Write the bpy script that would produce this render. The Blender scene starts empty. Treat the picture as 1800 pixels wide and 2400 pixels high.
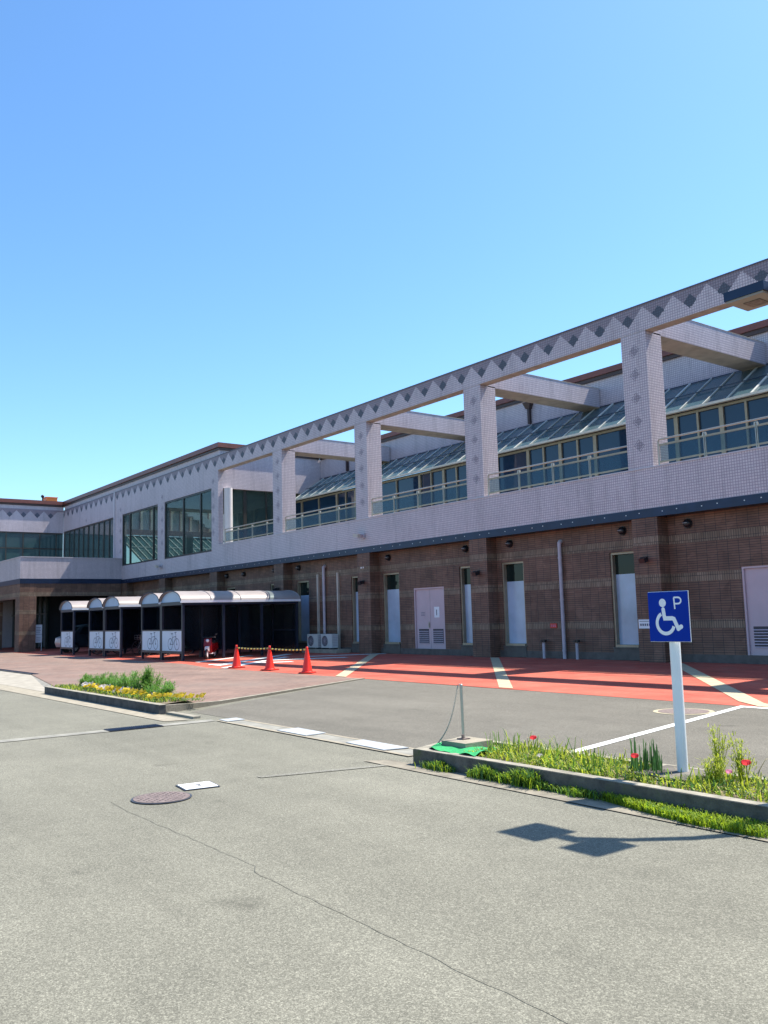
import bpy, math, random
import numpy as np
from mathutils import Vector, Matrix
random.seed(7)
S = bpy.context.scene
PI = math.pi
# ------------------------------------------------------------------ camera
F_PX, YAW, PITCH, ROLL = 2067.99, -0.92509, 0.11802, -0.02665
cam_h = 1.5
fw = np.array([math.sin(YAW)*math.cos(PITCH), math.cos(YAW)*math.cos(PITCH), math.sin(PITCH)])
rt = np.array([math.cos(YAW), -math.sin(YAW), 0.0]); up = np.cross(rt, fw)
r2 = rt*math.cos(ROLL)+up*math.sin(ROLL); u2 = -rt*math.sin(ROLL)+up*math.cos(ROLL)
cd = bpy.data.cameras.new('camera'); cam = bpy.data.objects.new('camera', cd)
S.collection.objects.link(cam); S.camera = cam
cd.sensor_fit = 'VERTICAL'; cd.sensor_height = 24.0; cd.lens = F_PX/2400*24
cd.clip_start = 0.05; cd.clip_end = 3000
cam.matrix_world = Matrix(((r2[0],u2[0],-fw[0],0),(r2[1],u2[1],-fw[1],0),(r2[2],u2[2],-fw[2],cam_h),(0,0,0,1)))
# ------------------------------------------------------------------ light
KX, KY = 0.12, 0.59
SUN_S, SKY_S, EXPO = 5.0, 0.118, 0.95
w = bpy.data.worlds.new('World'); S.world = w; w.use_nodes = True
nt = w.node_tree; nt.nodes.clear()
sky = nt.nodes.new('ShaderNodeTexSky'); sky.sky_type = 'NISHITA'; sky.sun_disc = False
sky.sun_elevation = math.atan(1/math.hypot(KX, KY)); sky.sun_rotation = math.atan2(KX, KY)
sky.altitude = 0; sky.air_density = 1.0; sky.dust_density = 0.7; sky.ozone_density = 1.6
hs = nt.nodes.new('ShaderNodeHueSaturation'); hs.inputs['Saturation'].default_value = 1.12
hs.inputs['Hue'].default_value = 0.5
bg = nt.nodes.new('ShaderNodeBackground'); bg.inputs[1].default_value = SKY_S
wo = nt.nodes.new('ShaderNodeOutputWorld')
nt.links.new(sky.outputs[0], hs.inputs['Color']); tint = nt.nodes.new('ShaderNodeMix'); tint.data_type = 'RGBA'; tint.blend_type = 'MULTIPLY'; tint.inputs[0].default_value = 1
tint.inputs[7].default_value = (.83, 1.045, 1.17, 1)
nt.links.new(hs.outputs[0], tint.inputs[6]); nt.links.new(tint.outputs[2], bg.inputs[0]); nt.links.new(bg.outputs[0], wo.inputs[0])
sl = bpy.data.lights.new('sun', 'SUN'); sl.energy = SUN_S; sl.angle = math.radians(0.53); sl.color = (1, .94, .84)
so = bpy.data.objects.new('sun', sl); S.collection.objects.link(so)
so.rotation_euler = Vector((-KX, -KY, -1)).to_track_quat('-Z', 'Y').to_euler(); so.location = (10, 60, 90)
S.view_settings.view_transform = 'Standard'; S.view_settings.look = 'None'
S.view_settings.exposure = EXPO; S.view_settings.gamma = 1
S.render.engine = 'CYCLES'
S.cycles.max_bounces = 8; S.cycles.transparent_max_bounces = 12
S.cycles.use_denoising = True; S.cycles.sample_clamp_indirect = 6

# ------------------------------------------------------------------ node helpers
class N:
    def __init__(s, name):
        s.m = bpy.data.materials.new(name); s.m.use_nodes = True; s.t = s.m.node_tree
        s.b = s.t.nodes['Principled BSDF']; s.o = s.t.nodes['Material Output']
    def n(s, ty, **kw):
        x = s.t.nodes.new(ty)
        for k, v in kw.items():
            if k.startswith('i_'): x.inputs[int(k[2:]) if k[2:].isdigit() else k[2:].replace('_', ' ')].default_value = v
            else: setattr(x, k, v)
        return x
    def l(s, a, b): s.t.links.new(a, b)
    def mth(s, op, a, b=None, c=None):
        x = s.n('ShaderNodeMath', operation=op)
        for i, v in enumerate((a, b, c)):
            if v is None: continue
            if isinstance(v, (int, float)): x.inputs[i].default_value = v
            else: s.l(v, x.inputs[i])
        return x.outputs[0]
    def mix(s, f, a, b, bt='MIX'):
        x = s.n('ShaderNodeMix', data_type='RGBA', blend_type=bt)
        for i, v in ((0, f), (6, a), (7, b)):
            if isinstance(v, (int, float)): x.inputs[i].default_value = v
            elif isinstance(v, tuple): x.inputs[i].default_value = v+(1,) if len(v) == 3 else v
            else: s.l(v, x.inputs[i])
        return x.outputs[2]
    def noise(s, vec, scale, detail=4, rough=.55):
        x = s.n('ShaderNodeTexNoise'); x.inputs['Scale'].default_value = scale; x.inputs['Detail'].default_value = detail
        x.inputs['Roughness'].default_value = rough
        if vec is not None: s.l(vec, x.inputs['Vector'])
        return x.outputs[0]
    def ramp(s, f, stops):
        x = s.n('ShaderNodeValToRGB'); e = x.color_ramp.elements
        while len(e) < len(stops): e.new(.5)
        for i, (p, c) in enumerate(stops):
            e[i].position = p; e[i].color = (c, c, c, 1) if isinstance(c, (int, float)) else tuple(c)+(1,)
        s.l(f, x.inputs[0]); return x.outputs[0]
    def uv(s): return s.n('ShaderNodeUVMap').outputs[0]
    def pos(s): return s.n('ShaderNodeNewGeometry').outputs['Position']
    def objc(s): return s.n('ShaderNodeTexCoord').outputs['Object']
    def bump(s, h, st, dist=.01):
        x = s.n('ShaderNodeBump'); x.inputs['Strength'].default_value = st; x.inputs['Distance'].default_value = dist
        s.l(h, x.inputs['Height']); s.l(x.outputs[0], s.b.inputs['Normal'])
    def col(s, c): s.l(c, s.b.inputs['Base Color'])
    def setp(s, **k):
        for a, v in k.items(): s.b.inputs[a.replace('_', ' ')].default_value = v

def pm(name, c, var=.12, scale=3.0, rough=.6, metal=0.0, bump=0.0, bscale=60, spec=.5, world=True):
    a = N(name); v = a.pos() if world else a.objc()
    n1 = a.noise(v, scale, 6)
    f = a.ramp(n1, [(.3, 0.0), (.7, 1.0)])
    lo = tuple(max(0, x*(1-var)) for x in c); hi = tuple(min(1, x*(1+var)) for x in c)
    a.col(a.mix(f, lo, hi)); a.setp(Roughness=rough, Metallic=metal, Specular_IOR_Level=spec)
    if bump: a.bump(a.noise(v, bscale, 3), bump)
    return a.m

# ------------------------------------------------------------------ materials
def asphalt(name, base, speck=.5):
    a = N(name); v = a.pos()
    big = a.noise(v, .35, 5, .6); mid = a.noise(v, 2.6, 4, .6)
    def cells(sc, lo, hi):
        vo = a.n('ShaderNodeTexVoronoi', feature='F1'); vo.inputs['Scale'].default_value = sc; a.l(v, vo.inputs['Vector'])
        sp = a.n('ShaderNodeSeparateColor'); a.l(vo.outputs['Color'], sp.inputs[0])
        return a.ramp(sp.outputs[0], [(0.0, lo), (.35, (lo+1)/2), (.7, 1.02), (1.0, hi)])
    c = a.mix(1.0, base, cells(130, .70, 1.38), 'MULTIPLY')
    c = a.mix(1.0, c, cells(300, .68, 1.34), 'MULTIPLY')
    c = a.mix(1.0, c, a.ramp(big, [(.3, .86), (.7, 1.10)]), 'MULTIPLY')
    c = a.mix(1.0, c, a.ramp(mid, [(.3, .94), (.7, 1.05)]), 'MULTIPLY')
    mp = a.n('ShaderNodeMapping'); mp.inputs['Scale'].default_value = (.10, .8, 1); a.l(v, mp.inputs[0])
    c = a.mix(1.0, c, a.ramp(a.noise(mp.outputs[0], 1.3, 5, .65), [(.32, .88), (.6, 1.04)]), 'MULTIPLY')
    # scattered oil drips
    sp = a.ramp(a.noise(v, 1.9, 2, .4), [(.70, 1.0), (.80, .72)])
    c = a.mix(1.0, c, sp, 'MULTIPLY')
    a.col(c); a.setp(Roughness=.9, Specular_IOR_Level=.2)
    return a.m
M = {}
M['asphalt'] = asphalt('asphalt', (.196, .188, .148))
M['asphalt_lot'] = asphalt('asphalt_lot', (.163, .151, .124))
M['concrete'] = pm('concrete', (.31, .28, .225), .22, 4, .85, bump=.3, bscale=90)
M['gutter'] = pm('gutter_concrete', (.285, .25, .185), .2, 6, .85, bump=.3)
M['kerb'] = pm('kerb_concrete', (.115, .103, .085), .55, 5, .9, bump=.5, bscale=70)
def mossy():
    a = N('mossy_shaded_kerb'); v = a.pos()
    c = a.mix(a.ramp(a.noise(v, 9, 6, .7), [(.3, 0.0), (.7, 1.0)]), (.055, .05, .042), (.15, .135, .11))  # grimy base, with the shade of the kerb face worked into its darkness
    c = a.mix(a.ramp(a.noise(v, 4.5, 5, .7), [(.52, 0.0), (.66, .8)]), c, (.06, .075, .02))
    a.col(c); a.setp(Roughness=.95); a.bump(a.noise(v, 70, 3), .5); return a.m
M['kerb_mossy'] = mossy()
M['kerb_top'] = pm('sunlit_kerb_top', (.27, .245, .19), .35, 7, .9, bump=.4, bscale=80)  # tops painted paler than the faces, sunlight put into the colour
M['kerb_black'] = pm('black_shaded_kerb', (.06, .058, .055), .5, 6, .9, bump=.4, bscale=80)  # weathered black face, its shade put into the colour as well
M['patch'] = pm('patched_concrete', (.235, .225, .19), .25, 5, .9, bump=.3)
M['tan'] = pm('tan_paving', (.46, .37, .235), .15, 5, .8, bump=.25)
M['white_line'] = pm('white_paint', (.70, .70, .67), .16, 22, .7)
M['white_worn'] = pm('worn_white_paint', (.62, .60, .56), .25, 6, .7)
M['steel_plate'] = pm('steel_plate', (.36, .38, .39), .15, 9, .65, .0)
M['rust_iron'] = pm('cast_iron', (.19, .145, .13), .35, 30, .7, .3, bump=.5, bscale=45)
M['iron_dark'] = pm('dark_iron', (.06, .065, .08), .3, 9, .5, .4)
M['tan_ring'] = pm('ring_paint', (.40, .34, .22), .15, 8, .7)

def red_paving():
    a = N('red_paving'); v = a.pos()
    c = a.ramp(a.noise(v, .5, 5), [(.3, (.44, .075, .045)), (.7, (.56, .125, .078))])
    br = a.n('ShaderNodeTexBrick', offset=0.0); br.inputs['Scale'].default_value = 1; br.inputs['Brick Width'].default_value = .3
    br.inputs['Row Height'].default_value = .3; br.inputs['Mortar Size'].default_value = .006
    br.inputs['Color1'].default_value = (1, 1, 1, 1); br.inputs['Color2'].default_value = (.88, .88, .88, 1); br.inputs['Mortar'].default_value = (.7, .7, .7, 1)
    a.l(v, br.inputs[0]); c = a.mix(1, c, br.outputs[0], 'MULTIPLY')
    c = a.mix(1, c, a.ramp(a.noise(v, 30, 3), [(.3, .88), (.7, 1.1)]), 'MULTIPLY')
    mp = a.n('ShaderNodeMapping'); mp.inputs['Scale'].default_value = (.12, 1.1, 1); a.l(v, mp.inputs[0])
    c = a.mix(1, c, a.ramp(a.noise(mp.outputs[0], 1.6, 6, .7), [(.34, .70), (.52, 1.0)]), 'MULTIPLY')
    c = a.mix(a.ramp(a.noise(v, 1.4, 6, .7), [(.50, 0.0), (.78, .45)]), c, (.45, .20, .14))
    a.col(c); a.setp(Roughness=.8, Specular_IOR_Level=.3); return a.m
M['red_paving'] = red_paving()
def pavers():
    a = N('brick_pavers'); v = a.pos()
    mp = a.n('ShaderNodeMapping'); mp.inputs['Rotation'].default_value = (0, 0, .785); a.l(v, mp.inputs[0])
    br = a.n('ShaderNodeTexBrick', offset=.5); br.inputs['Scale'].default_value = 1; br.inputs['Brick Width'].default_value = .22
    br.inputs['Row Height'].default_value = .11; br.inputs['Mortar Size'].default_value = .006
    br.inputs['Color1'].default_value = (.165, .098, .073, 1); br.inputs['Color2'].default_value = (.215, .132, .098, 1); br.inputs['Mortar'].default_value = (.22, .18, .15, 1)
    a.l(mp.outputs[0], br.inputs[0])
    c = a.mix(1, br.outputs[0], a.ramp(a.noise(v, .8, 5), [(.3, .74), (.7, 1.2)]), 'MULTIPLY')
    c = a.mix(a.ramp(a.noise(v, .45, 4), [(.45, 0.0), (.75, .55)]), c, (.20, .155, .125))
    a.col(c); a.setp(Roughness=.85); return a.m
M['pavers'] = pavers()

def tile(name, facade, base=(.61, .54, .55)):
    a = N(name); u = a.uv()
    sp = a.n('ShaderNodeSeparateXYZ'); a.l(u, sp.inputs[0]); U, V = sp.outputs[0], sp.outputs[1]
    p = .0363
    br = a.n('ShaderNodeTexBrick', offset=0.0); br.inputs['Scale'].default_value = 1; br.inputs['Brick Width'].default_value = 2*p
    br.inputs['Row Height'].default_value = 2*p; br.inputs['Mortar Size'].default_value = .010; br.inputs['Mortar Smooth'].default_value = .2
    br.inputs['Color1'].default_value = (1, 1, 1, 1); br.inputs['Color2'].default_value = (.86, .86, .88, 1); br.inputs['Mortar'].default_value = (.50, .46, .52, 1)
    a.l(u, br.inputs[0])
    c = a.mix(a.ramp(a.noise(u, .7, 5), [(.3, 0.0), (.7, 1.0)]), tuple(x*.93 for x in base), tuple(x*1.06 for x in base))
    # rain streaks running down from the copings
    mp = a.n('ShaderNodeMapping'); mp.inputs['Scale'].default_value = (2.2, .18, 1); a.l(u, mp.inputs[0])
    c = a.mix(1, c, a.ramp(a.noise(mp.outputs[0], 1.6, 5, .7), [(.26, .74), (.5, 1.0)]), 'MULTIPLY')
    if facade:
        q = lambda x: a.mth('MULTIPLY', a.mth('ADD', a.mth('FLOOR', a.mth('DIVIDE', x, p)), .5), p)
        uq, vq = q(U), q(V)
        per = .9915
        d = a.mth('ABSOLUTE', a.mth('SUBTRACT', a.mth('FLOORED_MODULO', a.mth('ADD', uq, 13.88+per/2), per), per/2))
        diam = a.mth('LESS_THAN', a.mth('ADD', a.mth('DIVIDE', d, .205), a.mth('DIVIDE', a.mth('ABSOLUTE', a.mth('SUBTRACT', vq, 9.48)), .185)), 1.0)
        above = a.mth('GREATER_THAN', vq, a.mth('ADD', a.mth('MULTIPLY', d, .97), 9.30))
        band = a.mth('GREATER_THAN', vq, 9.25)
        toprow = a.mth('LESS_THAN', vq, 9.9)
        above = a.mth('MULTIPLY', a.mth('MULTIPLY', above, band), toprow)
        c = a.mix(above, c, (.27, .22, .245))
        c = a.mix(a.mth('MULTIPLY', diam, band), c, (.055, .06, .085))
        # faint lozenges down every column face
        pc = 6.53; dc = a.mth('ABSOLUTE', a.mth('SUBTRACT', a.mth('FLOORED_MODULO', a.mth('ADD', uq, 14.74+pc/2), pc), pc/2))
        pz = .66; dz = a.mth('ABSOLUTE', a.mth('SUBTRACT', a.mth('FLOORED_MODULO', a.mth('SUBTRACT', vq, 7.94-pz/2), pz), pz/2))
        loz = a.mth('LESS_THAN', a.mth('ADD', a.mth('DIVIDE', dc, .19), a.mth('DIVIDE', dz, .20)), 1.0)
        rng = a.mth('MULTIPLY', a.mth('GREATER_THAN', vq, 5.7), a.mth('LESS_THAN', vq, 8.9))
        chk = a.mth('FLOORED_MODULO', a.mth('ADD', a.mth('FLOOR', a.mth('DIVIDE', U, p)), a.mth('FLOOR', a.mth('DIVIDE', V, p))), 2.0)
        ins = a.mth('LESS_THAN', a.mth('ADD', a.mth('DIVIDE', dc, .11), a.mth('DIVIDE', dz, .12)), 1.0)
        k = a.mth('MULTIPLY', a.mth('MULTIPLY', loz, rng), a.mth('MAXIMUM', a.mth('MULTIPLY', chk, .6), a.mth('MULTIPLY', ins, .6)))
        gn = a.n('ShaderNodeNewGeometry'); sn = a.n('ShaderNodeSeparateXYZ'); a.l(gn.outputs['Normal'], sn.inputs[0])
        k = a.mth('MULTIPLY', k, a.mth('GREATER_THAN', a.mth('ABSOLUTE', sn.outputs[1]), .5))
        k = a.mth('MULTIPLY', k, a.mth('LESS_THAN', U, 0.0))
        c = a.mix(k, c, (.16, .13, .17))
    c = a.mix(1, c, br.outputs[0], 'MULTIPLY')
    a.col(c); a.setp(Roughness=.62, Specular_IOR_Level=1.0); a.bump(br.outputs[1], -.25, .003)
    return a.m
M['tile_facade'] = tile('mosaic_tile_patterned', True)
M['tile'] = tile('mosaic_tile', False)
M['underside'] = pm('soffit_plaster', (.40, .355, .29), .18, 3, .8)
M['coping'] = pm('coping_metal', (.10, .10, .13), .15, 4, .5)
M['sill'] = pm('white_sill', (.50, .47, .50), .1, 4, .5)

def brick():
    a = N('brown_brick'); u = a.uv()
    sp = a.n('ShaderNodeSeparateXYZ'); a.l(u, sp.inputs[0]); V = sp.outputs[1]
    def bt(w_, h_, c1, c2, off):
        b = a.n('ShaderNodeTexBrick', offset=off); b.inputs['Scale'].default_value = 1
        b.inputs['Brick Width'].default_value = w_; b.inputs['Row Height'].default_value = h_; b.inputs['Mortar Size'].default_value = .007
        b.inputs['Mortar Smooth'].default_value = .1; b.inputs['Bias'].default_value = -.1
        b.inputs['Color1'].default_value = c1+(1,); b.inputs['Color2'].default_value = c2+(1,); b.inputs['Mortar'].default_value = (.045, .035, .032, 1)
        a.l(u, b.inputs[0]); return b
    b1 = bt(.30, .062, (.160, .084, .056), (.205, .112, .075), 0.0)
    b2 = bt(.066, .235, (.205, .140, .092), (.275, .198, .135), 0.0)
    def rg(lo, hi): return a.mth('MULTIPLY', a.mth('GREATER_THAN', V, lo), a.mth('LESS_THAN', V, hi))
    m_ = a.mth('ADD', a.mth('ADD', rg(.995, 1.205), rg(2.20, 2.43)), rg(3.225, 3.455))
    c = a.mix(m_, b1.outputs[0], b2.outputs[0])
    mp = a.n('ShaderNodeMapping'); mp.inputs['Scale'].default_value = (.55, .35, 1); a.l(u, mp.inputs[0])
    c = a.mix(1, c, a.ramp(a.noise(mp.outputs[0], 2.2, 5, .6), [(.3, .72), (.7, 1.2)]), 'MULTIPLY')
    # panels of a redder batch of bricks
    ck = a.n('ShaderNodeTexVoronoi', feature='F1'); ck.inputs['Scale'].default_value = 3.3; a.l(u, ck.inputs[0])
    vg = a.n('ShaderNodeSeparateColor'); a.l(ck.outputs['Color'], vg.inputs[0])
    c = a.mix(1, c, a.ramp(vg.outputs[0], [(0.0, .82), (1.0, 1.12)]), 'MULTIPLY')
    a.col(c); a.setp(Roughness=.62, Specular_IOR_Level=.4); a.bump(b1.outputs[1], -.5, .006)
    return a.m
M['brick'] = brick()
M['roof'] = pm('brown_roof_metal', (.175, .055, .040), .15, 3, .45, .1)
M['roof_dark'] = pm('roof_edge_dark', (.055, .030, .026), .15, 3, .5)
M['slab'] = pm('roof_slab', (.30, .29, .27), .15, 2, .8)
M['navy'] = pm('navy_steel', (.008, .020, .055), .2, 4, .4, .2)
M['navy_dark'] = pm('navy_frame', (.014, .020, .040), .2, 4, .4, .2)
M['bolt'] = pm('bolt_head', (.62, .64, .66), .1, 9, .35, .3)
M['bronze'] = pm('bronze_aluminium', (.32, .27, .19), .12, 5, .4, .3)
M['bronze_dark'] = pm('dark_bronze', (.055, .05, .042), .15, 5, .4, .3)
M['awning_bar'] = pm('pale_glazing_bar', (.60, .60, .54), .1, 4, .5)
M['pink_steel'] = pm('pink_painted_steel', (.52, .40, .43), .06, 2, .5, 0, .05, 20)
M['louver_dark'] = pm('louver_gap', (.05, .045, .055), .1, 5, .6)
M['lamp_plate'] = pm('lamp_plate_grey', (.27, .23, .20), .1, 4, .6)
M['pipe'] = pm('pipe_grey', (.42, .38, .42), .12, 5, .5)
M['pipe_tan'] = pm('pipe_cover_cream', (.50, .45, .38), .10, 5, .5)
M['black'] = pm('black_plastic', (.012, .013, .018), .2, 6, .35)
M['interior'] = pm('dark_interior', (.010, .012, .016), .2, 2, .8)
M['inner_wall'] = pm('cream_panels', (.55, .52, .44), .1, 2, .7)
M['inner_brown'] = pm('brown_eaves', (.22, .11, .075), .12, 2, .6)
M['white_metal'] = pm('white_painted_metal', (.74, .76, .78), .05, 4, .35)
M['pole_white'] = pm('white_pole_coat', (.78, .80, .80), .04, 3, .22)
M['blue_sign'] = pm('blue_sign_face', (.002, .03, .30), .08, 3, .5, spec=.08)
M['cone_red'] = pm('cone_orange_red', (.80, .028, .012), .08, 4, .45)
M['rubber'] = pm('black_rubber', (.025, .024, .025), .2, 8, .7)
M['bar_yellow'] = pm('bar_yellow', (.72, .55, .10), .08, 8, .5)
M['shed_roof'] = pm('shed_roof_sheet', (.29, .25, .235), .12, 1.5, .5)
M['shed_panel'] = pm('shed_white_panel', (.60, .64, .72), .05, 2, .45)
M['symbol'] = pm('symbol_grey', (.10, .11, .15), .1, 3, .6)
M['gable'] = pm('pale_blue_gable', (.30, .42, .58), .08, 2, .3)
M['ac'] = pm('air_unit_ivory', (.55, .56, .54), .05, 3, .5)
M['paper'] = pm('paper_white', (.78, .78, .80), .03, 5, .6)
M['red_sign'] = pm('red_plate', (.55, .05, .025), .1, 5, .5)
M['frost'] = pm('frosted_film', (.35, .43, .55), .22, .9, .22, spec=.7)
M['curtain'] = pm('pale_curtain', (.30, .33, .28), .25, 6, .8)
M['stainless'] = pm('stainless_tube', (.42, .39, .34), .08, 6, .38, .55)
M['turf'] = pm('green_mat', (.010, .30, .085), .25, 25, .8, bump=.6, bscale=160)
M['sill_stone'] = pm('sill_stone', (.10,.088,.075), .2, 5, .7)
M['shade_panel'] = None
M['soil'] = pm('planting_soil', (.14, .11, .07), .35, 9, .95, bump=.6, bscale=40)
M['orange'] = pm('orange_box_paint', (.80, .22, .04), .05, 3, .5)
M['silver_car'] = pm('silver_car_paint', (.42, .43, .45), .04, 2, .3, .5)
M['scooter_red'] = pm('red_fairing', (.20, .005, .008), .06, 3, .2)
M['seat_black'] = pm('black_seat', (.02, .02, .022), .2, 8, .5)
M['green_leaf'] = pm('leaf_green', (.15, .27, .03), .45, 14, .6)
M['green_yellow'] = pm('leaf_yellow_green', (.40, .46, .04), .35, 16, .6)
M['green_dark'] = pm('leaf_dark_green', (.06, .15, .04), .35, 12, .5)
M['green_feather'] = pm('feathery_green', (.125, .30, .05), .35, 10, .6)
M['moss'] = pm('moss_green', (.30, .40, .02), .35, 14, .7)
M['dry'] = pm('dry_stem', (.34, .27, .12), .3, 12, .8)
M['petal_yellow'] = pm('petal_yellow', (.80, .62, .03), .12, 9, .5)
M['petal_white'] = pm('petal_white', (.68, .62, .62), .15, 9, .5)
M['petal_red'] = pm('petal_red', (.74, .06, .075), .12, 9, .45)
M['petal_pink'] = pm('petal_pink', (.72, .28, .42), .12, 9, .5)
for k in ('green_leaf', 'green_yellow', 'green_dark', 'green_feather', 'moss', 'petal_yellow', 'petal_white', 'petal_red', 'petal_pink'):
    t_ = M[k].node_tree; b_ = t_.nodes['Principled BSDF']; src = b_.inputs['Base Color'].links[0].from_socket
    tr = t_.nodes.new('ShaderNodeBsdfTranslucent'); mx = t_.nodes.new('ShaderNodeMixShader'); mx.inputs[0].default_value = .5
    t_.links.new(src, tr.inputs[0]); t_.links.new(b_.outputs[0], mx.inputs[1]); t_.links.new(tr.outputs[0], mx.inputs[2])
    t_.links.new(mx.outputs[0], t_.nodes['Material Output'].inputs[0])

def glass_mat(name, base, alpha, rough=.03, ior=1.5, metal=0.0):
    a = N(name); n1 = a.noise(a.pos(), .8, 3)
    c = a.mix(n1, tuple(x*.8 for x in base), tuple(x*1.25 for x in base))
    a.col(c); a.setp(Roughness=rough, IOR=ior, Metallic=metal)
    # very slight waviness of float glass
    a.bump(a.noise(a.pos(), 2.5, 1), .012, .02)
    if alpha < 1:
        tr = a.n('ShaderNodeBsdfTransparent'); tr.inputs[0].default_value = (.82, .93, .92, 1)
        mx = a.n('ShaderNodeMixShader'); mx.inputs[0].default_value = alpha
        a.l(tr.outputs[0], mx.inputs[1]); a.l(a.b.outputs[0], mx.inputs[2]); a.l(mx.outputs[0], a.o.inputs[0])
    return a.m
M['glass_blue'] = glass_mat('dark_blue_glass', (.010, .028, .060), 1, .04, 1.5)
M['glass_dark'] = glass_mat('dark_green_glass', (.010, .018, .016), 1, .05, 1.33)
M['glass_teal'] = glass_mat('teal_wing_glass', (.035, .075, .080), 1, .06, 1.7)
M['glass_clear'] = glass_mat('clear_green_glass', (.05, .09, .09), .42, .02, 1.5)
M['glass_rail'] = glass_mat('railing_glass', (.04, .09, .16), .30, .05, 1.4)
M['shade_panel'] = glass_mat('added_shade_panel', (.008, .012, .022), .58, .1, 1.45)  # dark see-through sheet, added to dim the shed interiors
M['awning_glass'] = glass_mat('awning_wired_glass', (.075, .135, .155), .86, .2, 1.5)

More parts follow.
